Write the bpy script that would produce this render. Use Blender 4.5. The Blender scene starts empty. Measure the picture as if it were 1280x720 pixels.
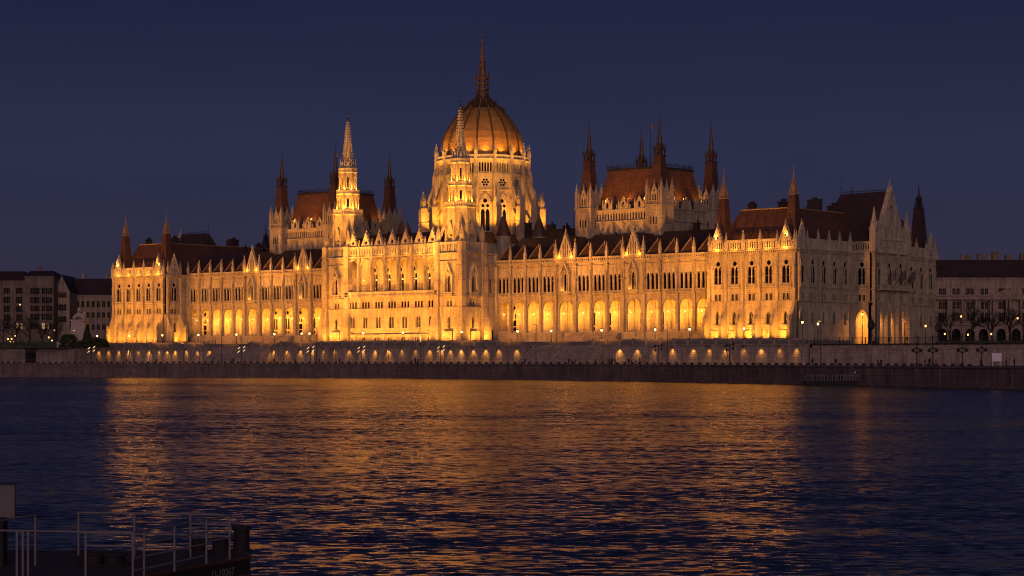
import bpy, math, random
from mathutils import Vector, Matrix
from mathutils.geometry import tessellate_polygon
random.seed(7)
S = bpy.context.scene
COL = S.collection
PI = math.pi
rad = math.radians

# ------------------------------------------------------------------ camera numbers (world: X along the river front, Y inland, Z up, 0 = terrace)
TH = rad(40.5); CAM = Vector((267.2, -421.4, -4.35)); FPX = 2500.0; HY = 447.5
RIGHT = Vector((math.cos(TH), math.sin(TH), 0)); FWD = Vector((-math.sin(TH), math.cos(TH), 0))
WATER = -9.75; QUAY = -6.1; GROUND = -1.0
def on_z(px, py, z):            # where a sight line meets a level
    Z = (CAM.z - z) * FPX / (py - HY)
    return CAM + RIGHT * ((px - 640) / FPX * Z) + FWD * Z
def u_on(px, v):                # where a sight line meets the plane y = v
    r = (px - 640) / FPX; W = v - CAM.y
    d = FWD + RIGHT * r
    return CAM.x + d.x * W / d.y
def dist(px, Z, z=0):
    p = CAM + RIGHT * ((px - 640) / FPX * Z) + FWD * Z
    return Vector((p.x, p.y, z))

# ------------------------------------------------------------------ materials
def newmat(name):
    m = bpy.data.materials.new(name); m.use_nodes = True
    nt = m.node_tree; b = nt.nodes['Principled BSDF']
    return m, nt, b
def N(nt, t, **kw):
    n = nt.nodes.new(t)
    for k, v in kw.items():
        if k in n.inputs: n.inputs[k].default_value = v
        else: setattr(n, k, v)
    return n
def ramp(nt, fac, c0, c1, p0=0.3, p1=0.7):
    r = nt.nodes.new('ShaderNodeValToRGB')
    r.color_ramp.elements[0].position = p0; r.color_ramp.elements[0].color = (*c0, 1)
    r.color_ramp.elements[1].position = p1; r.color_ramp.elements[1].color = (*c1, 1)
    nt.links.new(fac, r.inputs[0]); return r.outputs[0]
def wallcoord(nt):
    tc = N(nt, 'ShaderNodeTexCoord'); g = N(nt, 'ShaderNodeNewGeometry')
    sp = N(nt, 'ShaderNodeSeparateXYZ'); nt.links.new(g.outputs['Position'], sp.inputs[0])
    a = N(nt, 'ShaderNodeMath', operation='ADD'); nt.links.new(sp.outputs[0], a.inputs[0]); nt.links.new(sp.outputs[1], a.inputs[1])
    c = N(nt, 'ShaderNodeCombineXYZ'); nt.links.new(a.outputs[0], c.inputs[0]); nt.links.new(sp.outputs[2], c.inputs[1])
    return g.outputs['Position'], c.outputs[0]
def mix(nt, a, b, fac, mode='MULTIPLY'):
    m = nt.nodes.new('ShaderNodeMix'); m.data_type = 'RGBA'; m.blend_type = mode
    m.inputs[0].default_value = fac
    nt.links.new(a, m.inputs[6]); nt.links.new(b, m.inputs[7]); return m.outputs[2]
def masonry(name, c0, c1, joint=0.72, bw=1.5, bh=0.55, ns=0.25, bump=0.5, rough=0.85):
    m, nt, b = newmat(name)
    pos, wc = wallcoord(nt)
    n1 = N(nt, 'ShaderNodeTexNoise', Scale=ns, Detail=8.0, Roughness=0.7); nt.links.new(pos, n1.inputs['Vector'])
    n2 = N(nt, 'ShaderNodeTexNoise', Scale=2.3, Detail=5.0, Roughness=0.75); nt.links.new(pos, n2.inputs['Vector'])
    base = ramp(nt, n1.outputs['Fac'], c0, c1, .35, .65)
    fine = ramp(nt, n2.outputs['Fac'], (.72,.70,.68), (1.08,1.08,1.08), .32, .62)
    base = mix(nt, base, fine, 1.0)
    br = N(nt, 'ShaderNodeTexBrick', Scale=1.0); nt.links.new(wc, br.inputs['Vector'])
    br.inputs['Color1'].default_value = (1,1,1,1); br.inputs['Color2'].default_value = (.86,.84,.82,1)
    br.inputs['Mortar'].default_value = (joint,joint,joint,1); br.inputs['Mortar Size'].default_value = .05
    br.inputs['Brick Width'].default_value = bw; br.inputs['Row Height'].default_value = bh
    base = mix(nt, base, br.outputs['Color'], 1.0)
    sm = N(nt, 'ShaderNodeMapping'); nt.links.new(pos, sm.inputs['Vector']); sm.inputs['Scale'].default_value = (1,1,.12)
    n3 = N(nt, 'ShaderNodeTexNoise', Scale=.9, Detail=6.0, Roughness=.7); nt.links.new(sm.outputs[0], n3.inputs['Vector'])
    base = mix(nt, base, ramp(nt, n3.outputs['Fac'], (.62,.60,.58), (1.05,1.05,1.05), .36, .56), 1.0)
    nt.links.new(base, b.inputs['Base Color']); b.inputs['Roughness'].default_value = rough
    bp = N(nt, 'ShaderNodeBump', Strength=bump, Distance=0.12)
    nt.links.new(n2.outputs['Fac'], bp.inputs['Height']); nt.links.new(bp.outputs[0], b.inputs['Normal'])
    return m
def plain(name, col, rough=.6, var=.25, scale=1.5, metal=0, bump=.2):
    m, nt, b = newmat(name)
    g = N(nt, 'ShaderNodeNewGeometry')
    n = N(nt, 'ShaderNodeTexNoise', Scale=scale, Detail=5.0, Roughness=.65); nt.links.new(g.outputs['Position'], n.inputs['Vector'])
    c0 = tuple(x*(1-var) for x in col); c1 = tuple(min(1, x*(1+var)) for x in col)
    nt.links.new(ramp(nt, n.outputs['Fac'], c0, c1), b.inputs['Base Color'])
    b.inputs['Roughness'].default_value = rough; b.inputs['Metallic'].default_value = metal
    bp = N(nt, 'ShaderNodeBump', Strength=bump, Distance=.05); nt.links.new(n.outputs['Fac'], bp.inputs['Height']); nt.links.new(bp.outputs[0], b.inputs['Normal'])
    return m
def emit(name, col, s):
    m, nt, b = newmat(name); b.inputs['Base Color'].default_value = (.8,.8,.8,1)
    b.inputs['Emission Color'].default_value = (*col, 1); b.inputs['Emission Strength'].default_value = s
    return m
def rooftile(name, c0, c1, seam=.9):
    m, nt, b = newmat(name)
    pos, wc = wallcoord(nt)
    n1 = N(nt, 'ShaderNodeTexNoise', Scale=.35, Detail=8.0, Roughness=.7); nt.links.new(pos, n1.inputs['Vector'])
    base = ramp(nt, n1.outputs['Fac'], c0, c1, .35, .65)
    br = N(nt, 'ShaderNodeTexBrick', Scale=1.0); nt.links.new(wc, br.inputs['Vector'])
    br.inputs['Color1'].default_value = (1,1,1,1); br.inputs['Color2'].default_value = (.78,.76,.74,1)
    br.inputs['Mortar'].default_value = (.5,.5,.5,1); br.inputs['Mortar Size'].default_value = .04
    br.inputs['Brick Width'].default_value = seam; br.inputs['Row Height'].default_value = .38
    base = mix(nt, base, br.outputs['Color'], 1.0)
    nt.links.new(base, b.inputs['Base Color']); b.inputs['Roughness'].default_value = .55
    bp = N(nt, 'ShaderNodeBump', Strength=.4, Distance=.08); nt.links.new(br.outputs['Fac'], bp.inputs['Height']); bp.invert = True
    nt.links.new(bp.outputs[0], b.inputs['Normal'])
    return m

STONE = masonry('limestone', (.41,.345,.245), (.54,.46,.335))
CARVED = masonry('carved_limestone', (.44,.39,.31), (.56,.50,.40), joint=.9, bw=.7, bh=.7, ns=.8, bump=.9)
ASHLAR = masonry('embankment_ashlar', (.34,.27,.225), (.48,.39,.33), joint=.6, bw=1.8, bh=.6, bump=.9)
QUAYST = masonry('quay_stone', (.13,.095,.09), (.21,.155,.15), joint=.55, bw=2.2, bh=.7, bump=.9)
ROOF = rooftile('red_brown_roof_tile', (.085,.040,.025), (.138,.066,.040))
ROOFD = rooftile('dark_roof_tile', (.045,.026,.022), (.085,.045,.036))
ROOFFAR = rooftile('far_roof_tile', (.03,.018,.018), (.055,.03,.028))
DOMEM = rooftile('dome_copper_tile', (.42,.215,.05), (.52,.27,.07), seam=1.3)
DARKM = plain('dark_metal', (.035,.028,.024), .5, metal=.3)
RIBM = plain('rib_bronze', (.07,.038,.018), .5)
GOLD = plain('gilt_finial', (.30,.20,.09), .4)
IRON = plain('black_iron', (.015,.013,.013), .55)
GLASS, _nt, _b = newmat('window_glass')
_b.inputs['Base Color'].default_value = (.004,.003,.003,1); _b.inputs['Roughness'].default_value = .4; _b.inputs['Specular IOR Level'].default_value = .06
WARMWALL = masonry('arcade_plaster', (.50,.43,.32), (.58,.50,.38), joint=.9)
PAVE = plain('terrace_paving', (.16,.14,.12), .85, scale=.6)
ROADM = plain('asphalt', (.05,.047,.045), .85, scale=.7)
EARTH = plain('city_ground', (.05,.045,.04), .9, scale=.1)
HOUSE = masonry('far_house_plaster', (.17,.13,.11), (.26,.20,.17), joint=.95)
HOUSE2 = masonry('far_house_stone', (.30,.235,.19), (.42,.33,.27), joint=.9)
CLOTH = plain('dark_cloth', (.02,.018,.02), .9)
CLOTH2 = plain('pale_cloth', (.35,.33,.33), .9)
SKIN = plain('skin', (.35,.2,.14), .6)
BARK = plain('bark', (.035,.026,.02), .9)
LEAF = plain('evergreen_leaf', (.03,.045,.02), .7, var=.5)
BLOCKM = plain('dark_bollard_stone', (.025,.02,.02), .9)
MONU = plain('monument_stone', (.40,.335,.31), .85, var=.15)
CABINP = plain('cabin_paint', (.11,.095,.095), .6, var=.1)
TURM = plain('turret_lantern_bronze', (.30,.20,.10), .5)
WHITE = plain('white_paint', (.62,.60,.62), .5, var=.1)
RAILP = plain('pontoon_rail_paint', (.17,.155,.17), .45, var=.15)
DECK = plain('pontoon_deck', (.035,.028,.03), .8, scale=3)
HULL = plain('black_hull_paint', (.010,.008,.010), .8, scale=2)
LAMPW = emit('lit_lantern_glass', (1.0, .62, .20), 7)
LAMPD = emit('lit_flood_glass', (1.0, .50, .10), 3)
LAMPC = emit('cool_lamp_glass', (1.0, .60, .20), 1.5)
LITWIN = emit('lit_window_glass', (1.0, .5, .12), .35)

# ------------------------------------------------------------------ mesh builder
WL = {}
def link(o, parent=None, wloc=None):
    COL.objects.link(o)
    if parent is not None:
        o.parent = parent
    return o
def wl(o): return WL.get(o.name, Vector((0,0,0)))
def tag(o, label=None, cat=None, group=None, kind=None):
    if label: o['label'] = label
    if cat: o['category'] = cat
    if group: o['group'] = group
    if kind: o['kind'] = kind
    return o
def empty(name, loc=(0,0,0)):
    o = bpy.data.objects.new(name, None); COL.objects.link(o); o.location = loc; WL[o.name] = Vector(loc); return o
class MB:
    def __init__(s, O=(0,0,0), ang=0):
        s.v = []; s.f = []; s.mi = []; s.mats = []; s.cur = 0; s.frame(O, ang)
    def frame(s, O=(0,0,0), ang=0):
        if len(O) == 2: O = (O[0], O[1], 0)
        s.O = Vector(O); s.c = math.cos(rad(ang)); s.sn = math.sin(rad(ang)); return s
    def T(s, p):
        return Vector((s.O.x + p[0]*s.c - p[1]*s.sn, s.O.y + p[0]*s.sn + p[1]*s.c, s.O.z + p[2]))
    def mat(s, m):
        if m not in s.mats: s.mats.append(m)
        s.cur = s.mats.index(m); return s
    def add(s, vs, fs):
        b = len(s.v); s.v += [s.T(p) for p in vs]
        for f in fs: s.f.append([b+i for i in f]); s.mi.append(s.cur)
        return s
    def box(s, x0, y0, z0, x1, y1, z1):
        vs = [(x0,y0,z0),(x1,y0,z0),(x1,y1,z0),(x0,y1,z0),(x0,y0,z1),(x1,y0,z1),(x1,y1,z1),(x0,y1,z1)]
        return s.add(vs, [(3,2,1,0),(4,5,6,7),(0,1,5,4),(1,2,6,5),(2,3,7,6),(3,0,4,7)])
    def cbox(s, x, y, z0, w, d, h): return s.box(x-w/2, y-d/2, z0, x+w/2, y+d/2, z0+h)
    def frust(s, x, y, z0, r0, z1, r1, n=4, rot=None, caps=True):
        # r = half width for n==4 (square), radius otherwise
        k = math.sqrt(2) if n == 4 else 1
        if rot is None: rot = PI/4 if n == 4 else PI/n
        vs = []
        for (z, r) in ((z0, r0), (z1, r1)):
            for i in range(n):
                a = rot + 2*PI*i/n; vs.append((x + r*k*math.cos(a), y + r*k*math.sin(a), z))
        fs = [(i, (i+1)%n, n+(i+1)%n, n+i) for i in range(n)]
        if caps: fs += [tuple(range(n))[::-1], tuple(range(n, 2*n))]
        return s.add(vs, fs)
    def lathe(s, x, y, prof, n=16, rot=0):
        vs = []
        for (z, r) in prof:
            for i in range(n):
                a = rot + 2*PI*i/n; vs.append((x + r*math.cos(a), y + r*math.sin(a), z))
        fs = []
        for k in range(len(prof)-1):
            for i in range(n): fs.append((k*n+i, k*n+(i+1)%n, (k+1)*n+(i+1)%n, (k+1)*n+i))
        fs.append(tuple(range(n))[::-1]); m = (len(prof)-1)*n; fs.append(tuple(range(m, m+n)))
        return s.add(vs, fs)
    def tube(s, p0, p1, r0, r1=None, n=6):
        r1 = r0 if r1 is None else r1
        p0 = Vector(p0); p1 = Vector(p1); d = (p1-p0)
        if d.length < 1e-6: return s
        d.normalize(); up = Vector((0,0,1)) if abs(d.z) < .9 else Vector((1,0,0))
        a = d.cross(up).normalized(); b = d.cross(a)
        vs = []
        for (p, r) in ((p0, r0), (p1, r1)):
            for i in range(n):
                t = 2*PI*i/n; vs.append(tuple(p + a*(r*math.cos(t)) + b*(r*math.sin(t))))
        fs = [(i, (i+1)%n, n+(i+1)%n, n+i) for i in range(n)] + [tuple(range(n))[::-1], tuple(range(n, 2*n))]
        return s.add(vs, fs)
    def ball(s, x, y, z, r, n=8, sz=1):
        prof = [(z + r*sz*math.sin(t), max(.001, r*math.cos(t))) for t in [(-.5 + k/5)*PI for k in range(6)]]
        return s.lathe(x, y, prof, n)
    def prism_x(s, poly, x0, x1):       # poly of (y,z), extruded along x
        n = len(poly); vs = [(x0, p[0], p[1]) for p in poly] + [(x1, p[0], p[1]) for p in poly]
        fs = [(i, (i+1)%n, n+(i+1)%n, n+i) for i in range(n)] + [tuple(range(n))[::-1], tuple(range(n, 2*n))]
        return s.add(vs, fs)
    def prism_y(s, poly, y0, y1):       # poly of (x,z), extruded along y
        n = len(poly); vs = [(p[0], y0, p[1]) for p in poly] + [(p[0], y1, p[1]) for p in poly]
        fs = [(i, (i+1)%n, n+(i+1)%n, n+i) for i in range(n)] + [tuple(range(n))[::-1], tuple(range(n, 2*n))]
        return s.add(vs, fs)
    def panel(s, outer, holes, y, depth, back=False, sides=True):
        loops = [outer] + holes
        flat = [p for l in loops for p in l]
        tris = tessellate_polygon([[Vector((p[0], p[1], 0)) for p in l] for l in loops])
        s.add([(p[0], y, p[1]) for p in flat], [tuple(t) for t in tris])
        if back: s.add([(p[0], y+depth, p[1]) for p in flat], [tuple(t) for t in tris])
        for k, l in enumerate(loops):
            if k == 0 and not sides: continue
            n = len(l); s.add([(p[0], y, p[1]) for p in l] + [(p[0], y+depth, p[1]) for p in l], [(i, (i+1)%n, n+(i+1)%n, n+i) for i in range(n)])
        return s
    def build(s, name, mat=None, parent=None, smooth=False):
        me = bpy.data.meshes.new(name)
        off = wl(parent) if parent is not None else Vector((0,0,0))
        me.from_pydata([tuple(p-off) for p in s.v], [], s.f)
        if s.mats and mat is None:
            for m in s.mats: me.materials.append(m)
            me.polygons.foreach_set('material_index', s.mi)
        else: me.materials.append(mat)
        if smooth: me.polygons.foreach_set('use_smooth', [True]*len(me.polygons))
        me.update()
        o = bpy.data.objects.new(name, me); link(o, parent)
        WL[o.name] = off.copy()
        return o
def inst(name, mesh, parent, loc, ang=0, sc=1):
    o = bpy.data.objects.new(name, mesh); COL.objects.link(o)
    off = wl(parent) if parent is not None else Vector((0,0,0))
    o.location = Vector(loc) - off; o.rotation_euler = (0,0,rad(ang))
    if sc != 1: o.scale = (sc,sc,sc) if not hasattr(sc, '__len__') else sc
    if parent is not None: o.parent = parent
    WL[o.name] = Vector(loc)
    return o
def mesh_of(mb, name, mat=None):
    me = bpy.data.meshes.new(name); me.from_pydata([tuple(p) for p in mb.v], [], mb.f)
    if mat is None:
        for m in mb.mats: me.materials.append(m)
        me.polygons.foreach_set('material_index', mb.mi)
    else: me.materials.append(mat)
    me.update(); return me

def rect(x0, z0, x1, z1): return [(x0,z0),(x1,z0),(x1,z1),(x0,z1)]
def lancet(cx, z0, z1, w, n=4):          # pointed arch opening
    h = w/2; rise = w*.95; sp = z1-rise
    pts = [(cx-h, z0), (cx+h, z0), (cx+h, sp)]
    for k in range(1, n):
        t = k/n; a = t*math.acos(.5); R = w
        pts.append((cx-h + R*math.cos(a), sp + R*math.sin(a)*rise/(w*math.sin(math.acos(.5)))))
    pts.append((cx, z1))
    for k in range(n-1, 0, -1):
        t = k/n; a = t*math.acos(.5)
        pts.append((cx+h - w*math.cos(a), sp + w*math.sin(a)*rise/(w*math.sin(math.acos(.5)))))
    pts.append((cx-h, sp)); return pts
def roundarch(cx, z0, z1, w, n=8, k=1.15):
    h = w/2; sp = z1-h*k
    pts = [(cx-h, z0), (cx+h, z0)]
    for i in range(n+1):
        a = PI*i/n; pts.append((cx + h*math.cos(a), sp + h*k*math.sin(a)))
    return pts
def circ(cx, cz, r, n=10): return [(cx + r*math.cos(2*PI*i/n), cz + r*math.sin(2*PI*i/n)) for i in range(n)]
def shift(l, dx, dz=0): return [(p[0]+dx, p[1]+dz) for p in l]
def archband(mb, cx, z0, z1, w, t, y0, y1, n=4, fn=lancet, foot=True):
    # a raised moulding that follows an arch head, thickness t
    a = fn(cx, z0, z1, w); b = fn(cx, z0, z1 + t*1.2, w + 2*t)
    a = a[1:] + a[:1]; b = b[1:] + b[:1]
    m = min(len(a), len(b))
    for i in range(m-1):
        p, q, r, s_ = a[i], a[i+1], b[i+1], b[i]
        mb.prism_y([p, q, r, s_], y0, y1)

# ------------------------------------------------------------------ the parliament building
P = empty('parliament_building', (-134, 34.5, 0))
tag(P, 'huge floodlit gothic parliament with ribbed dome and many spires on the far bank', 'building')

# ---- window kinds: local x along the wall, -y outwards, z = true height
KIND = {}
def kind(name, holes, frame_fn, depth=.2):
    pm = MB()
    for h in holes:
        n = len(h); pm.add([(p[0], depth-.01, p[1]) for p in h], [tuple(range(n))])
    fm = MB(); frame_fn(fm)
    KIND[name] = (holes, mesh_of(pm, name+'_pane', GLASS), mesh_of(fm, name+'_frame', CARVED))
def place(kn, wname, O, ang, s, parent=None, dz=0, fr=True):
    holes, pm, fm = KIND[kn]
    a = rad(ang); loc = Vector((O[0] + s*math.cos(a), O[1] + s*math.sin(a), dz))
    w = inst(wname, pm, parent or P, loc, ang)
    if fr and fm is not None:
        f = bpy.data.objects.new('frame', fm); COL.objects.link(f); f.parent = w
    return [shift(h, s, dz) for h in holes]

def fr_w3(m):
    for x in (-1.45, 0, 1.45):
        archband(m, x, 16.2, 18.5, .94, .12, -.10, .0)
        m.prism_y([(x-.72,18.5),(x+.72,18.5),(x+.1,20.2),(x-.1,20.2)], -.10, .0)
    for x in (-2.15,-.725,.725,2.15): m.cbox(x, -.08, 14.1, .2, .16, 3.7); m.frust(x, -.12, 17.8, .2, 18.15, .26)
    m.box(-2.45, -.35, 13.1, 2.45, 0, 13.35)
    for i in range(12): m.cbox(-2.2+i*.4, -.28, 13.35, .16, .12, .45)
    m.box(-2.45, -.36, 13.8, 2.45, -.16, 13.98)
kind('w3', [lancet(x, 14.1, 18.5, .88) for x in (-1.45, 0, 1.45)], fr_w3)
def fr_w2(m):
    archband(m, 0, 17.2, 20.9, 2.7, .22, -.14, .0)
    m.box(-1.75, -.35, 13.35, 1.75, 0, 13.6)
    for i in range(9): m.cbox(-1.5+i*.375, -.28, 13.6, .15, .12, .42)
    m.box(-1.75, -.38, 14.02, 1.75, -.1, 14.2)
    m.cbox(0, .08, 14.5, .18, .18, 3.6)
    for x in (-1.2, 1.2): m.cbox(x, -.12, 14.3, .2, .26, 3.6); m.frust(x, -.12, 17.9, .18, 18.2, .25)
    for x in (-.58,.58): m.box(x-.4, .14, 16.2, x+.4, .17, 16.26)
kind('w2', [lancet(x, 14.4, 18.75, .98) for x in (-.6, .6)] + [circ(0, 19.5, .62, 12)], fr_w2)
def fr_s2(m):
    m.box(-1.15, -.15, 9.95, 1.15, 0, 10.12)
    for x in (-.55,.55): m.box(x-.03, .12, 10.15, x+.03, .17, 11.8)
    m.box(-1.1, -.12, 11.85, 1.1, 0, 12.02)
kind('s2', [rect(-.93,10.15,-.2,11.8), rect(.2,10.15,.93,11.8)], fr_s2)
def fr_s3(m):
    m.box(-1.75, -.15, 9.95, 1.75, 0, 10.1)
    m.box(-1.7, -.12, 12.05, 1.7, 0, 12.2)
kind('s3', [rect(x-.36,10.15,x+.36,11.95) for x in (-1.15,0,1.15)], fr_s3)
def fr_l1(m):
    archband(m, 0, 5.5, 8.0, 2.0, .25, -.3, .0, fn=roundarch)
    m.cbox(0, .12, 4.1, .1, .08, 3.2)
kind('l1', [lancet(0, 4.1, 7.4, 1.1)], fr_l1)
def fr_l2(m):
    archband(m, 0, 5.8, 8.5, 2.5, .22, -.25, .0, fn=roundarch)
    m.cbox(0, .05, 4.3, .2, .3, 3.3)
    m.box(-1.4, -.2, 4.1, 1.4, 0, 4.3)
kind('l2', [roundarch(-.52, 4.3, 7.6, .82, 6), roundarch(.52, 4.3, 7.6, .82, 6)], fr_l2)
def fr_base(m): m.box(-.9, -.08, 1.55, .9, 0, 1.7)
kind('base2', [rect(-.75,.5,-.25,1.5), rect(.25,.5,.75,1.5)], fr_base)
def fr_gab(m):                              # tall window under its own steep canopy
    archband(m, 0, 16.5, 19.6, 2.0, .3, -.9, .0)
    for sx in (-1, 1):
        m.cbox(sx*1.45, -.45, 14.0, .5, .9, 4.6); m.frust(sx*1.45, -.45, 18.6, .3, 20.3, .02)
        m.prism_y([(sx*1.75,18.9),(sx*1.4,18.5),(0,21.6),(0,22.5)], -1.1, .0)
    m.box(-1.8, -1.0, 13.2, 1.8, 0, 13.5); m.box(-1.8, -1.0, 14.0, 1.8, -.8, 14.2)
    for i in range(9): m.cbox(-1.6+i*.4, -.9, 13.5, .16, .12, .5)
    m.cbox(0, .12, 14.2, .12, .1, 4.2); m.frust(0, -.6, 22.2, .18, 23.2, .02)
kind('gab', [lancet(0, 14.1, 19.2, 1.5)], fr_gab)
def fr_arc(m):                              # dark window in the back wall of the arcade
    archband(m, 0, 9.0, 11.2, 1.5, .15, -.12, 0, fn=roundarch)
    m.box(-1.15, -.12, 4.5, 1.15, 0, 4.7)
kind('arcwin', [lancet(-.5, 4.7, 8.3, .75), lancet(.5, 4.7, 8.3, .75), circ(0, 10.0, .6), rect(-.85,2.9,-.15,4.2), rect(.15,2.9,.85,4.2)], fr_arc)
kind('arcdoor', [rect(-.8,2.75,.8,6.4), lancet(-.45,6.9,8.3,.5), lancet(.45,6.9,8.3,.5), circ(0,10.0,.6)], fr_arc)
def fr_log(m):
    archband(m, 0, 20.5, 23.2, 2.6, .18, -.15, 0)
    for x in (-.47,.47): m.cbox(x, -.02, 15.2, .14, .3, 4.8)
kind('logwin', [lancet(x, 15.2+(1.2 if x else 0)*0, 20.2, .72) for x in (-.9,0,.9)] + [circ(0, 21.35, .62)], fr_log)

PINM = None
def pinnacle_mesh():
    m = MB()
    m.cbox(0,0,0,.8,.8,2.2); m.cbox(0,0,2.1,1.0,1.0,.2)
    for a in range(4):
        m.frame((0,0,0), a*90); m.prism_y([(-.42,2.3),(.42,2.3),(0,3.2)], -.46, -.3)
    m.frame()
    m.frust(0,0,2.3,.36,5.0,.05)
    for k in range(3):
        z = 2.9+k*.6; r = .36-.31*(z-2.3)/2.7
        for a in range(4):
            m.frame((0,0,0), a*90+45); m.cbox(r*1.4+.05, 0, z, .16, .12, .16)
    m.frame(); m.cbox(0,0,4.85,.26,.26,.26); m.frust(0,0,5.1,.05,5.5,.01)
    return mesh_of(m, 'pinnacle', CARVED)
PINM = pinnacle_mesh()
def pinnacle(x, y, z, h=5.5, w=1.0, ang=0, parent=None):
    return inst('pinnacle', PINM, parent or P, (x,y,z), ang, (w, w, h/5.5))

def balustrade(mb, x0, x1, z0, z1, y=0, pitch=.75, t=.3, slot=.38):
    n = max(1, int(round((x1-x0)/pitch))); p = (x1-x0)/n
    holes = [lancet(x0+p*(i+.5), z0+.3, z1-.35, slot, 2) for i in range(n)]
    mb.panel(rect(x0, z0, x1, z1), holes, y-t/2, t, back=True)
    mb.box(x0, y-t/2-.1, z1, x1, y+t/2+.1, z1+.16); mb.box(x0, y-t/2-.12, z0-.1, x1, y+t/2+.12, z0+.02)
def gable(O, ang, s, w, z0, z1, parent=None, y=-.1, slots=5, flank=True, big=False):
    m = MB(O, ang); h = w/2; b = z1 - z0
    outer = [(s-h, z0), (s+h, z0), (s+h, z0+b*.12), (s, z1), (s-h, z0+b*.12)]
    holes = []
    if big:
        n = 5
        for i in range(n):
            x = (i-(n-1)/2)*w*.15; top = z0 + b*(.78-abs(i-(n-1)/2)*.2); holes.append(lancet(s+x, z0+b*.12, top, w*.075, 2))
    else:
        for i in range(slots):
            x = (i-(slots-1)/2)*w*.15; holes.append(lancet(s+x, z0+.6, z0+b*.38, w*.085, 2))
        cz = z0+b*(.56 if slots else .48); r = w*(.09 if slots else .14); holes.append([(s-r,cz),(s,cz-r),(s+r,cz),(s,cz+r)] if slots else circ(s, cz, r, 10))
    m.panel(outer, holes, y-.3, .6, back=True)
    for sx in (-1,1):                      # coping and crockets
        m.prism_y([(s+sx*(h+.2), z0+b*.12-.25),(s+sx*h, z0+b*.12+.2),(s, z1+.25),(s, z1-.2)], y-.45, y+.45)
        k = int(b/1.1)
        for i in range(1, k+1):
            t = i/(k+1); m.cbox(s+sx*(h*(1-t)+.14), y, z0+b*.12+(z1-z0-b*.12)*t, .26, .5, .32)
    m.frust(s, y, z1, .18, z1+1.3, .03); m.cbox(s, y, z1+.45, .5, .3, .25)
    g = m.build('gable', CARVED, parent or P)
    # dark back so the slots read against the roof behind
    if flank:
        a = rad(ang)
        for sx in (-1,1):
            x = s+sx*(h+.25); pinnacle(O[0]+x*math.cos(a)-(y)*math.sin(a), O[1]+x*math.sin(a)+y*math.cos(a), z0, (z1-z0)*.8, .8, ang, g)
    return g

LIGHTS = []
def lamp(kindl, loc, target=None, power=100, col=(1,.55,.16), size=1.0, angle=90, blend=.6, name='floodlight'):
    d = bpy.data.lights.new(name, kindl); d.energy = power; d.color = col
    if kindl == 'SPOT': d.spot_size = rad(angle); d.spot_blend = blend; d.shadow_soft_size = size
    elif kindl == 'POINT': d.shadow_soft_size = max(size, .45)
    elif kindl == 'AREA': d.shape = 'RECTANGLE'; d.size = size; d.size_y = .6
    o = bpy.data.objects.new(name, d); COL.objects.link(o); o.location = loc
    if target is not None:
        o.rotation_euler = (Vector(target)-Vector(loc)).to_track_quat('-Z', 'Y').to_euler()
    o['kind'] = 'helper'
    return o
WARM = (1,.36,.04); YEL = (1,.375,.032); ORA = (1,.36,.045)
GL = 4.6; GY = 1.75
def fpt(O, ang, s, d, z):                  # point d metres in front of a wall
    a = rad(ang); return Vector((O[0] + s*math.cos(a) + d*math.sin(a), O[1] + s*math.sin(a) - d*math.cos(a), z))

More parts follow.
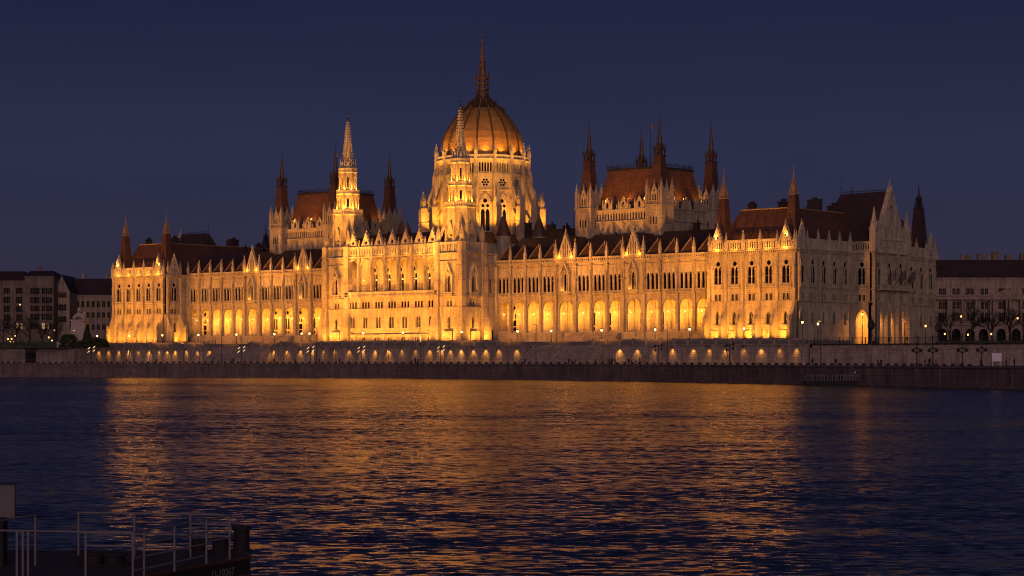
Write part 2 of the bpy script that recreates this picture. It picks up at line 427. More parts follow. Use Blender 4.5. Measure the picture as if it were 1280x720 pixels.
# ---- generic pavilion face
def pav_face(O, ang, L, bays, pitch, gables=(), buttress=True, lit=0, ends=(True,True), lower='l1', bal=True, wname='lancet_window', tall='w2', zb=0, singles=False):
    H_up, H_lo = [], []
    for i, c in enumerate(bays):
        H_up += place(tall, 'lancet_window', O, ang, c)
        H_up += place('s2', 'small_window', O, ang, c)
        if lower: H_lo += place(lower, 'arched_window', O, ang, c)
    m = MB(O, ang)
    m.panel(rect(0, 9.9, L, 22.7), H_up, 0, .5)
    m.panel(rect(0, zb, L, 9.9), H_lo, -.25 if buttress else 0, .7)
    m.box(-.2, -.45, 9.75, L+.2, 0, 10.0)       # string courses and cornice
    m.box(-.15, -.25, 13.0, L+.15, 0, 13.2)
    m.box(-.3, -.35, 21.9, L+.3, 0, 22.15); m.box(-.5, -.7, 22.5, L+.5, .4, 22.75)
    n = int(L/.6)
    for i in range(n): m.cbox((i+.5)*L/n, -.32, 22.15, .3, .4, .38)
    if buttress:
        m.box(0, -.6, zb, L, -.2, 1.0)
        for c in bays:
            m.box(c-1.45, -.9, zb, c+.6, -.2, 2.5); m.box(c-1.3, -.6, 2.5, c+.6, -.2, 4.0)
    m.build('facade_wall', STONE, P)
    # pilasters / buttresses
    xs = [bays[0]-pitch/2] + [c+pitch/2 for c in bays]
    b = MB(O, ang)
    for i, x in enumerate(xs):
        x = min(max(x, .45), L-.45)
        b.box(x-.4, -.5, 10.0, x+.4, 0, 21.9); b.box(x-.3, -.75, 13.2, x+.3, -.5, 18.5); b.frust(x, -.6, 18.5, .3, 20.5, .03)
        for zz in (12.9, 16.0, 21.0): b.box(x-.5, -.62, zz, x+.5, 0, zz+.25)
        if buttress:
            b.prism_x([(0,9.9),(-.6,9.7),(-.9,8.4),(-2.6,5.2),(-3.1,3.8),(-3.1,zb),(0,zb)], x-.45, x+.45)
            b.prism_x([(-2.5,5.2),(-3.1,4.3),(-3.1,5.4),(-2.8,6.4)], x-.25, x+.25)
    b.build('buttress', STONE, P)
    gset = set(gables)
    if bal:
        bm = MB(O, ang)
        for i, c in enumerate(bays):
            if i in gset: continue
            balustrade(bm, c-pitch/2+.4, c+pitch/2-.4, 22.95, 25.3, 0)
        if bm.v: bm.build('balustrade', CARVED, P)
        for i, x in enumerate(xs):
            x = min(max(x, .45), L-.45)
            if not ((i in gset) or ((i-1) in gset)):
                q = fpt(O, ang, x, 0, 0); pinnacle(q.x, q.y, 22.75, 5.4, 1.0, ang)
    for i in gset: gable(O, ang, bays[i], 4.6, 22.75, 28.9)
    if lit:
        for i, c in enumerate(bays):
            k = random.uniform(.85, 1.15)
            q = fpt(O, ang, c+.6, 3.6, .3); t = fpt(O, ang, c-.1, 0, 8.0)
            lamp('SPOT', q, t, 600*lit*k*GL*GY, YEL, .25, 150, 1)
            q = fpt(O, ang, c, 1.0, 13.7); t = fpt(O, ang, c, 0, 20)

def turret(x, y, zb, w0, z1, w1, z2, z3, ang=0, rm=None, lant=TURM, sp=None):
    # steep tiled square helm, open lantern, needle spire
    T = MB((x,y), ang); T.frust(0,0,zb,w0,z1,w1)
    t = T.build('corner_turret', rm or ROOF, P)
    m = MB((x,y), ang); h = z2-z1; q = w1*.84
    m.cbox(0,0,z1,q*2.35,q*2.35,.28)
    for sx in (-1,1):
        for sy in (-1,1):
            m.cbox(sx*q*.68, sy*q*.68, z1+.28, q*.22, q*.22, h*.55); m.frust(sx*q*.95, sy*q*.95, z1+.2, q*.13, z1+h*.55, .02)
            m.frust(sx*q*.6, sy*q*.6, z1+h*.6, q*.14, z2+h*.15, .02)
    m.frust(0,0,z1+.3,q*.55,z1+h*.62,q*.5)
    for a in range(4):
        m.frame((x,y), ang+a*90); m.prism_y([(-q*.6,z1+h*.55),(q*.6,z1+h*.55),(0,z2+h*.05)], -q*.75, -q*.55)
    m.build('lantern', lant, t)
    s = MB((x,y), ang+22); s.frust(0,0,z1+h*.6,w1*.44,z3-1.2,.05,8); s.ball(0,0,z3-1.1,.16); s.tube((0,0,z3-1.2),(0,0,z3),.05,.02,4)
    s.ball(0,0,z2+(z3-z2)*.35,.22)
    s.build('spire', sp or DARKM, t)
    return t

# ================= end pavilions
PB = [.75+2.55+5.1*i for i in range(5)]     # five bays on 27 m
# south (right-hand) pavilion
pav_face((-27,0), 0, 27, PB, 5.1, gables=(0,4), lit=1.0)
pav_face((0,0), 90, 25.5, [1.9+5.15*i for i in range(5)], 5.15, gables=(0,), buttress=False, zb=-1)
pav_face((0,43.5), 90, 25.5, [2.9+5.15*i for i in range(5)], 5.15, gables=(4,), buttress=False, zb=-1)
# north pavilion
pav_face((-268,0), 0, 27, PB, 5.1, gables=(0,4), lit=1.0)
pav_face((-241,0), 90, 10, [3.6], 5.6, gables=(0,), buttress=True, lit=1.0)
pav_face((-268,25.5), 270, 25.5, [1.9+5.15*i for i in range(4)]+[23.0], 5.15, gables=(4,), buttress=True, zb=-1)
pav_face((-268,69), 270, 25.5, [2.9+5.15*i for i in range(5)], 5.15, gables=(0,), buttress=False, zb=-1)

def end_block(ux, ang):
    # projecting gabled centre of an end face; ux = face plane, ang 90 (south) or 270 (north)
    sgn = 1 if ang == 90 else -1
    O = (ux+6*sgn, 25.5 if ang == 90 else 43.5); L = 18
    m = MB(O, ang)
    cs = [3.2, 9.0, 14.8]
    up = []
    for c in cs:
        for d in ((-.0,) if c != 9.0 else (-1.2, 1.2)):
            up += place('s2', 'small_window', O, ang, c+d) if d == 0 else []
        up += place('w2', 'lancet_window', O, ang, c)
    up += place('s2', 'small_window', O, ang, 9.0)
    m.panel(rect(0, 9.9, L, 22.7), up, 0, .5)
    arches = [lancet(c, -1, 8.2, 3.6) for c in cs]
    m.panel(rect(0, -1, L, 9.9), arches, -.3, 1.2)
    m.box(-.3, -.6, 9.7, L+.3, 0, 10.0); m.box(-.2, -.9, 12.9, L+.2, 0, 13.3); m.box(-.5,-.9,22.4,L+.5,.3,22.8)
    balustrade(m, 1, L-1, 13.3, 14.3, -1.9, pitch=.6); m.box(.8, -2.2, 12.95, L-.8, 0, 13.3)
    for x in (.6, 6.1, 11.9, L-.6):
        m.box(x-.55, -1.0, -1, x+.55, 0, 22.6); m.box(x-.8, -1.6, -1, x+.8, 0, 9.0); m.prism_x([(-1.6,9),(-1.0,10.6),(0,10.6),(0,9)], x-.6, x+.6)
    m.build('facade_wall', STONE, P)
    # great gable
    g = MB(O, ang)
    outer = [(1.8,22.8),(L-1.8,22.8),(L-1.8,25.5),(9,39.3),(1.8,25.5)]
    holes = [lancet(x, 26.5, t, 1.1) for x, t in ((6.4,29.6),(9,31.6),(11.6,29.6))] + [circ(9, 34.0, .95)] + [lancet(x, 23.4, 25.4, .6, 2) for x in (3.5,4.7,5.9,7.1,8.3,9.7,10.9,12.1,13.3,14.5)]
    g.panel(outer, holes, -.5, .9, back=True)
    for sx in (-1,1):
        g.prism_y([(9+sx*7.5,25.2),(9+sx*7.1,26.0),(9,39.9),(9,39.0)], -.75, .6)
        for i in range(1,13):
            t = i/13; g.cbox(9+sx*(7.2*(1-t)+.2), -.1, 25.6+13.8*t, .35, .6, .45)
    for x in (4.9, 7.7, 10.3, 13.1): g.cbox(x, -.7, 26.2, .35, .35, 4.2 if 7<x<11 else 2.4)
    g.box(1.8,-.8,25.9,L-1.8,-.3,26.2)
    g.frust(9,-.1,39.6,.25,42.0,.03); g.cbox(9,-.1,40.4,.9,.3,.3)
    gb = g.build('gable', CARVED, P)
    for s_ in (.7, L-.7):
        q = fpt(O, ang, s_, .3, 0)
        pm = MB((q.x,q.y), ang); pm.frust(0,0,22.8,.95,28.5,.85); pm.frust(0,0,28.5,1.05,28.8,1.05)
        for a in range(4): pm.frame((q.x,q.y), ang+90*a); pm.prism_y([(-.8,28.8),(.8,28.8),(0,30.6)],-.95,-.7)
        pm.frame((q.x,q.y), ang); pm.frust(0,0,28.8,.75,34.2,.06)
        pm.build('pinnacle', CARVED, P)
    # glass behind the gable openings
    d = MB(O, ang); d.add([(2.2,.42,23),(L-2.2,.42,23),(L-2.2,.42,25.2),(9,.42,38),(2.2,.42,25.2)], [(0,1,2,3,4)]); d.build('gable_glazing', GLASS, gb)
    # returns (each one bay), porch inside
    for (O2, a2) in (((ux, 25.5), 0), ((ux+6, 43.5), 180)) if sgn > 0 else (((ux-6, 25.5), 0), ((ux, 43.5), 180)):
        r = MB(O2, a2)
        hu = place('w2', 'lancet_window', O2, a2, 3.1) + place('s2', 'small_window', O2, a2, 3.1)
        r.panel(rect(0, 9.9, 6, 22.7), hu, 0, .5); r.panel(rect(0,-1,6,9.9), [lancet(3.1,-1,8.4,3.6)], 0, 1.0)
        r.box(0,-.3,9.8,6,0,10.0); r.box(0,-.25,13.0,6,0,13.2); r.box(0,-.5,22.4,6,.3,22.8)
        balustrade(r, .5, 5.4, 22.95, 25.3, 0)
        r.build('facade_wall', STONE, P)
    f = MB(O, ang); f.box(.3, .5, -1, L-.3, 5.9, -.9)
    f.panel(rect(.3,-1,L-.3,9.8), [], 5.8, .1); f.box(.3,.5,9.3,L-.3,5.9,9.5)
    for x in (6.1, 11.9): f.box(x-.4, .5, -1, x+.4, 1.4, 9.3)
    f.build('porch', WARMWALL, P)
    # tall roof
    x0 = ux+5.6*sgn; x1 = ux-8.5*sgn; x2 = ux-15*sgn
    rf = MB(); rf.add([(x0,26.5,22.8),(x0,42.5,22.8),(x0,34.5,38.8),(x1,34.5,38.6),(x2,26.5,22.8),(x2,42.5,22.8)], [(0,2,3,4),(1,5,3,2),(4,3,5),(0,1,2)])
    t = rf.build('roof', ROOFD, P)
    cr = MB()
    for i in range(15):
        x = x1 + (x0-x1)*i/14; cr.cbox(x, 34.5, 38.5, .08, .08, 1.0)
    cr.box(min(x0,x1), 34.46, 39.1, max(x0,x1), 34.54, 39.2); cr.tube((x1,34.5,38.5),(x1,34.5,43.0),.09,.03)
    cr.build('roof_cresting', IRON, t)
    if sgn > 0:
        for c in cs: lamp('SPOT', fpt(O, ang, c+.2, -1.0, 7.6), fpt(O, ang, c+.3, -5.6, 2.0), 900*GL, ORA, .3, 150, 1)
        lamp('SPOT', (ux+3.1, 26.6, 7.6), (ux+3.1, 31, 2), 300*GL, ORA, .3, 150, 1)
end_block(0, 90); end_block(-268, 270)

def pav_roof(x0, x1):
    m = MB(); a, b = x0+1.2, x1-1.2; c, d = x0+6.2, x1-6.2
    vs = [(a,1.2,23),(b,1.2,23),(b,67.8,23),(a,67.8,23),(c,6.2,33.4),(d,6.2,33.4),(d,62.8,33.4),(c,62.8,33.4)]
    m.add(vs, [(0,1,5,4),(1,2,6,5),(2,3,7,6),(3,0,4,7),(4,5,6,7)])
    r = m.build('roof', ROOF, P)
    k = MB()
    for (p, q) in (((c,6.2),(d,6.2)),((d,6.2),(d,62.8)),((c,6.2),(c,62.8))):
        k.tube((p[0],p[1],33.5),(q[0],q[1],33.5),.16)
    k.box(c,6.2,33.4,d,62.8,33.6)
    k.build('ridge_trim', GOLD, r)
    for i in range(4):
        for z, xx in ((27.0, 0),):
            cx = x0+7+i*4.4; cy = 1.2+(z-23)/10.4*5
            dm = MB((cx,cy)); dm.prism_x([(-.5,z-.3),(-.5,z+.6),(1.0,z+1.2),(1.0,z-.3)], -.45, .45); dm.build('dormer', ROOFD, r)
    for i in range(7):
        ch = MB((c+1.5+(i*5)%11, 9+i*7)); hh = 1.6+.7*(i%3); ch.cbox(0,0,33.4,1.8+.9*(i%3),1.4,hh); ch.cbox(0,0,33.4+hh,2.2+.9*(i%3),1.7,.25)
        for j in (-.6,0,.6): ch.cbox(j,0,33.6+hh,.35,.35,.6+.25*(i%2))
        ch.build('chimney', ROOFD, r)
    # plain courts behind: floor body
    w = MB(); w.box(x0+.6, 68.6, -1, x1-.6, 69, 22.7); w.box(x0+.5,.6,22.5,x1-.5,68.8,23.0); w.build('attic_floor', STONE, P)
pav_roof(-27, 0); pav_roof(-268, -241)
for (x, lit) in ((-24,1),(-3,1),(-265,1),(-244,1)):
    turret(x, 3.0, 23, 1.75, 36.3, .92, 39.8, 44.8, sp=TURM)
    turret(x, 66.0, 23, 2.0, 36.3, 1.05, 39.6, 44.2, rm=ROOFD, lant=DARKM)
# inner returns
m = MB((-27,10), 270); m.panel(rect(0,0,10,22.7), [], 0, .4); m.build('facade_wall', STONE, P)
m = MB(); m.box(-241.4,10,0,-241,69,22.7); m.box(-27,10.5,0,-26.6,69,22.7); m.build('court_wall', STONE, P)

# ================= wings
BW, GW = 5.5, 7.0
def wing(u0, order, mirror):
    O = (u0, 10); x = 0; seq = []
    for k in order:
        w = GW if k == 'g' else BW; seq.append((x, w, k)); x += w
    L = x
    up = []; front = []; mid = []
    for (x, w, k) in seq:
        c = x+w/2
        up += place('w3' if k == 'b' else 'gab', 'lancet_window', O, 0, c)
        front.append(roundarch(c, 2.7, 11.6, 4.55 if k == 'b' else 4.8, 8, 1.12))
    m = MB(O)
    m.panel(rect(0, 12.9, L, 22.2), up, 0, .5)
    m.panel(rect(0, 2.7, L, 12.9), [[(p[0], max(p[1], 2.7+.001)) for p in h] for h in front], 0, .4)
    m.box(-.1, -.3, 12.75, L+.1, 0, 13.0); m.box(0, -.3, 20.9, L, 0, 21.1); m.box(0, -.55, 21.9, L, .3, 22.2)
    m.box(0, -.6, 0, L, .9, 2.7)
    # parapet with small openings
    n = int(L/.69); p = L/n
    m.panel(rect(0, 22.2, L, 23.2), [rect((i+.5)*p-.17, 22.45, (i+.5)*p+.17, 22.95) for i in range(n)], -.45, .3, back=True)
    m.box(0, -.6, 23.2, L, 0, 23.4)
    m.build('facade_wall', STONE, P)
    for (x, w, k) in seq:
        a = MB(O)
        c = x+w/2; archband(a, c, 8.0, 11.75, 4.65 if k == 'b' else 4.9, .28, -.22, 0, fn=roundarch); a.box(c-2.1, .25, 8.85, c+2.1, .4, 9.0)
        a.box(c-2.1, .2, 2.7, c+2.1, .35, 3.3) if k=='b' else None
        a.build('arch_moulding', CARVED, P)
    b = MB(O)
    xs = [s_[0] for s_ in seq] + [L]
    gb = set()
    for i, s_ in enumerate(seq):
        if s_[2] == 'g': gb.add(i); gb.add(i+1)
    for i, x in enumerate(xs):
        wide = .62 if i in gb else .42
        b.box(x-wide, -.8 if i in gb else -.55, 0, x+wide, 0, 12.9); b.box(x-wide*.75, -.6, 12.9, x+wide*.75, 0, 22.0)
        b.box(x-.3, -.9, 13.3, x+.3, -.5, 17.5); b.frust(x, -.75, 17.5, .28, 19.8, .03)
        for zz in (9.0, 12.6, 17.0, 21.0): b.box(x-wide-.12, -.72 if i not in gb else -.95, zz, x+wide+.12, 0, zz+.25)
        pinnacle(u0+x, 9.6, 22.6, 5.0 if i not in gb else 6.2, 1.0 if i in gb else .85)
    b.build('pilaster', STONE, P)
    # arcade: floor, back wall, ceiling, cross arches
    r = MB(O); back = []
    pat = {'L': 'arcdoor blank blank blank blank blank arcwin arcwin arcdoor arcwin arcwin arcwin arcwin arcdoor'.split(),
           'R': 'arcdoor blank blank blank blank arcwin arcwin arcdoor arcwin arcwin blank blank arcwin blank'.split()}[mirror]
    for (x, w, k), pt in zip(seq, pat):
        if pt != 'blank': back += place(pt, 'arcade_window' if pt == 'arcwin' else 'arcade_door', (u0, 14.5), 0, x+w/2-(.4 if pt=='arcwin' else 0))
    r.panel(rect(0, 2.7, L, 12.3), back, 4.5, .5)
    r.box(0, .4, 2.5, L, 4.5, 2.69); r.box(0, .4, 11.9, L, 4.5, 12.3)
    for x in xs[1:-1]:
        r.panel([(.9,9.0),(4.5,9.0),(4.5,11.9),(.9,11.9)], [], 0, .01) if False else r.box(x-.12, .4, 11.3, x+.12, 4.5, 11.9)
        r.box(x-.3, 4.3, 2.7, x+.3, 4.5, 11.3)
    r.build('arcade_interior', WARMWALL, P)
    # big gables and dormer roofs
    for (x, w, k) in seq:
        c = x+w/2
        if k == 'g':
            gable(O, 0, c, 5.2, 22.8, 30.4, big=True, flank=False)
            d = MB((u0+c, 10)); d.add([(-2.4,.3,23),(2.4,.3,23),(0,.3,29.6),(-2.4,9,23),(2.4,9,23),(0,9,29.6)], [(0,1,2),(0,2,5,3),(1,4,5,2)]); d.build('dormer', ROOFD, P)
            for sx in (-1,1): lamp('POINT', (u0+c+sx*2.2, 9.1, 23.7), None, 26*GL*GY, YEL, .3)
            for sx in (-1,1): lamp('POINT', (u0+c+sx*1.1, 9.35, 14.4), None, 14*GL*GY, YEL, .25)
        else:
            d = MB((u0+c, 10)); d.add([(-2.5,.1,23.0),(2.5,.1,23.0),(0,2.2,27.4),(-2.5,7,23.0),(2.5,7,23.0),(0,7,27.4)], [(0,1,2),(0,2,5,3),(1,4,5,2)])
            dd = d.build('dormer', ROOFD, P)
            e = MB((u0+c, 10))
            e.tube((-2.5,.1,23.1),(0,2.2,27.5),.13,.13,4); e.tube((2.5,.1,23.1),(0,2.2,27.5),.13,.13,4); e.tube((0,2.2,27.4),(0,2.2,28.1),.1,.02,4)
            e.build('ridge_trim', GOLD, dd)
        k_ = random.uniform(.8,1.2)
        lamp('SPOT', (u0+c, 11.1, 7.2), (u0+c, 14.5, 9.2), 215*k_*GL*GY, YEL, .25, 165, 1)
        lamp('SPOT', (u0+c, 11.3, 2.95), (u0+c, 14.5, 9.0), 140*k_*GL*GY, YEL, .25, 150, 1)
        g = MB((u0+x, 13.2)); g.ball(0,0,8.1,.15); g.build('arcade_lantern', LAMPW, P)
    rf = MB((u0,10)); rf.add([(0,.2,22.6),(L,.2,22.6),(L,11,30.2),(0,11,30.2),(0,20,23),(L,20,23)], [(0,1,2,3),(3,2,5,4)]); rf.build('roof', ROOFD, P)
    bk = MB(); bk.box(u0, 30, -1, u0+L, 30.4, 23); bk.build('court_wall', STONE, P)
    return L
LW = wing(-241, 'bbbbbgbbbgbbbb', 'L')
RW = wing(-107, 'bbbbgbbbgbbbbb', 'R')

# ================= central block (river front at y=-5)
O = (-152.5, -5); L = 37.0; cp = L/7
m = MB(O)
low = []; sm = []; bs = []; ar = []
for i in range(7):
    c = cp*(i+.5)
    sm += place('s3', 'small_window', O, 0, c); low += place('l2', 'arched_window', O, 0, c); bs += place('base2', 'basement_window', O, 0, c)
    ar.append(roundarch(c, 14.75, 24.2, 4.3, 8, 1.15))
m.panel(rect(0, 12.9, L, 25.2), ar, 0, .4)
m.panel(rect(0, 9.9, L, 12.9), sm, 0, .5)
m.panel(rect(0, 2.3, L, 9.9), low, -.3, .8)
m.panel(rect(0, 0, L, 2.3), bs, -.9, 1.2)
m.box(0,-.45,9.75,L,0,10.0); m.box(0,-.9,2.3,L,-.3,2.5); m.box(0,-.9,13.3,L,0,13.6); m.box(0,-.6,24.9,L,.3,25.3)
m.build('facade_wall', STONE, P)
b = MB(O); balustrade(b, 0, L, 13.6, 14.75, -.7, pitch=.5, slot=.24); balustrade(b, 0, L, 25.5, 28.0, -.1, pitch=.66); b.build('balustrade', CARVED, P)
b = MB(O)
for i in range(8):
    x = cp*i
    b.box(x-.42, -.5, 13.6, x+.42, .2, 25); b.cbox(x, -.55, 14.7, .3, .3, 6.5); b.frust(x,-.55,21.2,.3,23.5,.03)
    q = (O[0]+x, O[1]-.1)
    if 0 < i < 7: pinnacle(q[0], q[1], 25.3, 5.2, .85)
b.build('pilaster', STONE, P)
for i in range(7):
    a = MB(O); archband(a, cp*(i+.5), 20, 24.35, 4.4, .26, -.25, 0, fn=roundarch); a.build('arch_moulding', CARVED, P)
r = MB(O); back = []
for i in range(7):
    c = cp*(i+.5)
    if i > 0: back += place('logwin', 'loggia_window', (O[0], O[1]+3.6), 0, c)
    gable(O, 0, c, 4.3, 26.9, 32.0, y=.3, slots=0, flank=False)
    lamp('SPOT', (O[0]+c, O[1]+1.0, 15.0), (O[0]+c, O[1]+3.6, 21), random.uniform(95,130)*GL*GY, YEL, .25, 150, 1)
    lamp('SPOT', (O[0]+c, O[1]+1.0, 19.0), (O[0]+c, O[1]+3.6, 20.5), random.uniform(60,80)*GL*GY, YEL, .25, 160, 1)
    g = MB((O[0]+cp*i+.3, O[1]+1.4)); g.ball(0,0,18.4,.16); g.build('arcade_lantern', LAMPW, P)
r.panel(rect(0, 14.6, L, 25), back, 3.6, .5); r.box(0,.8,14.3,L,3.6,14.6); r.box(0,.8,24.5,L,3.6,24.9)
r.build('arcade_interior', WARMWALL, P)
rf = MB((O[0],O[1])); rf.add([(0,.4,25.3),(L,.4,25.3),(L,9,32.2),(0,9,32.2),(0,18,26),(L,18,26)], [(0,1,2,3),(3,2,5,4)]); rf.build('roof', ROOFD, P)
# gablet roofs
for i in range(7):
    d = MB((O[0]+cp*(i+.5), O[1])); d.add([(-1.5,.6,27.4),(1.5,.6,27.4),(0,.6,31.0),(-1.5,8,27.4),(1.5,8,27.4),(0,8,31.0)], [(0,2,5,3),(1,4,5,2)]); d.build('dormer', ROOFD, P)
# body returns behind the towers
for (x, ang, y0) in ((-107, 90, 4), (-161, 270, 10)):
    m = MB((x, y0), ang); m.panel(rect(0,0,6,25.2), [lancet(3.4,14.2,18.6,.9), lancet(4.2,.2,4.0,1.3)], 0, .5)
    m.box(0,-.3,12.8,6,0,13.0); m.box(0,-.5,21.9,6,0,22.2); m.box(0,-.6,24.9,6,.2,25.3); m.box(.2,-.9,0,1.2,0,21.5); m.box(4.9,-.9,0,5.9,0,21.5)
    m.build('facade_wall', STONE, P)
    gm = MB((x,y0), ang); gm.box(2.7,.4,0,5.0,.5,19); gm.build('window_glass', GLASS, P)
m = MB(); m.box(-161,4,24.8,-107,30,25.4); m.box(-160.8,10,0,-160.2,30,25); m.box(-107.8,10,0,-107.2,30,25); m.build('attic_floor', STONE, P)

# ---- the two gothic river towers
def tower(cx, cy, inner):
    H = 4.5
    faces = [((cx-H, cy-H), 0), ((cx+H, cy-H), 90), ((cx+H, cy+H), 180), ((cx-H, cy+H), 270)]
    base = MB()
    for (O2, a2) in faces:
        hu = place('gab', 'canopied_window', O2, a2, H)
        hs = place('s2', 'small_window', O2, a2, H); hl = place('l1', 'arched_window', O2, a2, H)
        base.frame(O2, a2)
        base.panel(rect(0,12.9,9,25.2), hu, 0, .5); base.panel(rect(0,9.9,9,12.9), hs, 0, .5); base.panel(rect(0,0,9,9.9), hl, -.3, .8)
        base.box(0,-.5,9.75,9,0,10.0); base.box(0,-.4,12.8,9,0,13.1); base.box(-.3,-.7,24.9,9.3,.3,25.3); base.box(0,-.35,22.8,9,0,23.0)
        base.box(2.6,-1.2,0,6.4,-.3,3.2)
    base.frame((cx,cy))
    for sx in (-1,1):
        for sy in (-1,1):
            base.cbox(sx*H, sy*H, 9.9, 1.7, 1.7, 15.3); base.frust(sx*(H+.1), sy*(H+.1), 0, 1.75, 4.6, 1.6)
            base.frust(sx*(H+.1), sy*(H+.1), 4.6, 1.6, 9.9, .95)
            for zz in (12.9, 17.2, 21.5): base.cbox(sx*H, sy*H, zz, 2.0, 2.0, .25)
            base.frust(sx*H, sy*H, 25.3, .95, 28.4, .9)
    t = base.build('spire_tower', STONE, P)
    bb = MB()
    for (O2, a2) in faces: bb.frame(O2, a2); balustrade(bb, .9, 8.1, 25.5, 28.2, -.1, pitch=.66)
    bb.build('balustrade', CARVED, t)
    m = MB((cx,cy))
    def octo(r, z0, z1, lz0, lz1, w):
        side = 2*r*math.tan(PI/8); ap = r
        for k in range(8):
            a = k*45; ar_ = rad(a); nx, ny = math.sin(ar_), -math.cos(ar_); dx, dy = math.cos(ar_), math.sin(ar_)
            m.frame((cx+nx*ap-dx*side/2, cy+ny*ap-dy*side/2), a)
            m.panel(rect(0,z0,side,z1), [lancet(side/2,lz0,lz1,w)], 0, .45, sides=False)
            archband(m, side/2, lz0+1.2, lz1+.1, w+.1, .16, -.15, 0)
            m.prism_y([(side/2-w*.9,lz1-.3),(side/2+w*.9,lz1-.3),(side/2,lz1+1.5)], -.12, -.04)
        m.frame((cx,cy))
        for k in range(8):
            a = rad(22.5+45*k); R = r/math.cos(PI/8)
            m.tube((R*math.cos(a), R*math.sin(a), z0), (R*math.cos(a), R*math.sin(a), z1-.8), .34, .26, 5)
            m.frust((R+.12)*math.cos(a), (R+.12)*math.sin(a), z1-1.6, .26, z1+1.6, .03)
    octo(3.95, 25.4, 38.2, 30.0, 34.8, .9)
    octo(3.0, 39.0, 44.6, 40.4, 43.2, .65)
    octo(2.35, 45.0, 51.0, 46.2, 49.6, .5)
    for k in range(4):                        # flying pieces and corner tabernacles
        a = 45+90*k; m.frame((cx,cy), a)
        m.prism_y([(3.9,37.0),(4.3,35.4),(6.6,28.2),(6.6,25.3),(5.6,25.3),(5.4,29.5),(4.0,33.0)], -.35, .35)
        m.frust(6.25, 0, 25.3, .6, 30.2, .55); m.frust(6.25,0,30.2,.7,33.4,.04)
        m.frame((cx,cy), a+45)
        for sx in (-1,1): m.frust(4.3, sx*1.4, 25.3, .38, 30.8, .3); m.frust(4.3, sx*1.4, 30.8, .4, 33.2, .03)
        m.prism_x([(-1.5,30.4),(1.5,30.4),(0,34.4)], 4.1, 4.4)
    m.build('belfry', STONE, t)
    g = MB((cx,cy)); g.lathe(0,0,[(25.4,3.6),(38,3.5),(38.1,2.6),(44.6,2.6),(44.7,1.9),(51,1.9)],8,PI/8); g.build('louvre', GLASS, t)
    rg = MB((cx,cy))
    def ring(r, z0, z1, n=8):
        side = 2*r*math.tan(PI/8)
        for k in range(8):
            a = k*45; ar_ = rad(a); nx, ny = math.sin(ar_), -math.cos(ar_); dx, dy = math.cos(ar_), math.sin(ar_)
            rg.frame((cx+nx*r-dx*side/2, cy+ny*r-dy*side/2), a)
            balustrade(rg, 0, side, z0, z1, 0, pitch=.5, slot=.24, t=.2)
        rg.frame((cx,cy)); rg.frust(0,0,z0-.5,r*.95,z0,r*1.12,8,PI/8)
    ring(4.3, 38.3, 39.5); rg.build('gallery', CARVED, t); rg = MB((cx,cy)); ring(3.3, 44.4, 45.3); rg.build('gallery', CARVED, t); rg = MB((cx,cy)); ring(2.6, 50.9, 51.8)
    for k in range(8):
        rg.frame((cx,cy), k*45); rg.prism_y([(-.75,51.5),(.75,51.5),(0,54.2)], -2.35, -2.1)
        rg.frame((cx,cy), k*45+22.5); rg.frust(2.45,0,51.2,.24,55.0,.02)
    rg.build('gallery', CARVED, t)
    sp = MB((cx,cy)); sp.frust(0,0,51.4,1.85,66.4,.14,8,PI/8)
    for k in range(8):
        for j in range(17):
            tt = (j+.5)/17; z = 52.6+13.2*tt; R = (1.85+( .14-1.85)*(z-51.4)/15)*1.02
            a = rad(22.5+45*k); sp.cbox((R+.06)*math.cos(a), (R+.06)*math.sin(a), z, .36, .36, .36)
    for j in range(16):
        z = 52.4+13.6*j/16; R = (1.85+(.14-1.85)*(z-51.4)/15); sp.lathe(0,0,[(z,R),(z+.07,R+.09),(z+.14,R)],8,PI/8)
    s1 = sp.build('spire', CARVED, t)
    fn = MB((cx,cy)); fn.ball(0,0,66.7,.42); fn.tube((0,0,66.5),(0,0,69.3),.1,.04); fn.ball(0,0,68.0,.26); fn.cbox(0,0,68.6,.7,.08,.1); fn.build('finial', DARKM, s1)
    # floodlights standing on the tower galleries
    for k in range(8):
        a = rad(22.5+45*k); ca, sa = math.cos(a), math.sin(a)
        if ca*FWD.x + sa*FWD.y > .55: continue
        lamp('SPOT', (cx+4.25*ca, cy+4.25*sa, 26.0), (cx+3.7*ca, cy+3.7*sa, 33), 260*GL*GY, YEL, .15, 140, 1)
        lamp('SPOT', (cx+4.1*ca, cy+4.1*sa, 39.7), (cx+1.2*ca, cy+1.2*sa, 46), 230*GL*GY, YEL, .12, 130, 1)
        lamp('SPOT', (cx+3.15*ca, cy+3.15*sa, 45.5), (cx+1.0*ca, cy+1.0*sa, 51), 170*GL*GY, YEL, .12, 130, 1)
        lamp('SPOT', (cx+2.5*ca, cy+2.5*sa, 52.0), (cx+.3*ca, cy+.3*sa, 60), 520*GL, WARM, .1, 80, 1)
tower(-111.5, -.5, 1); tower(-156.5, -.5, -1)

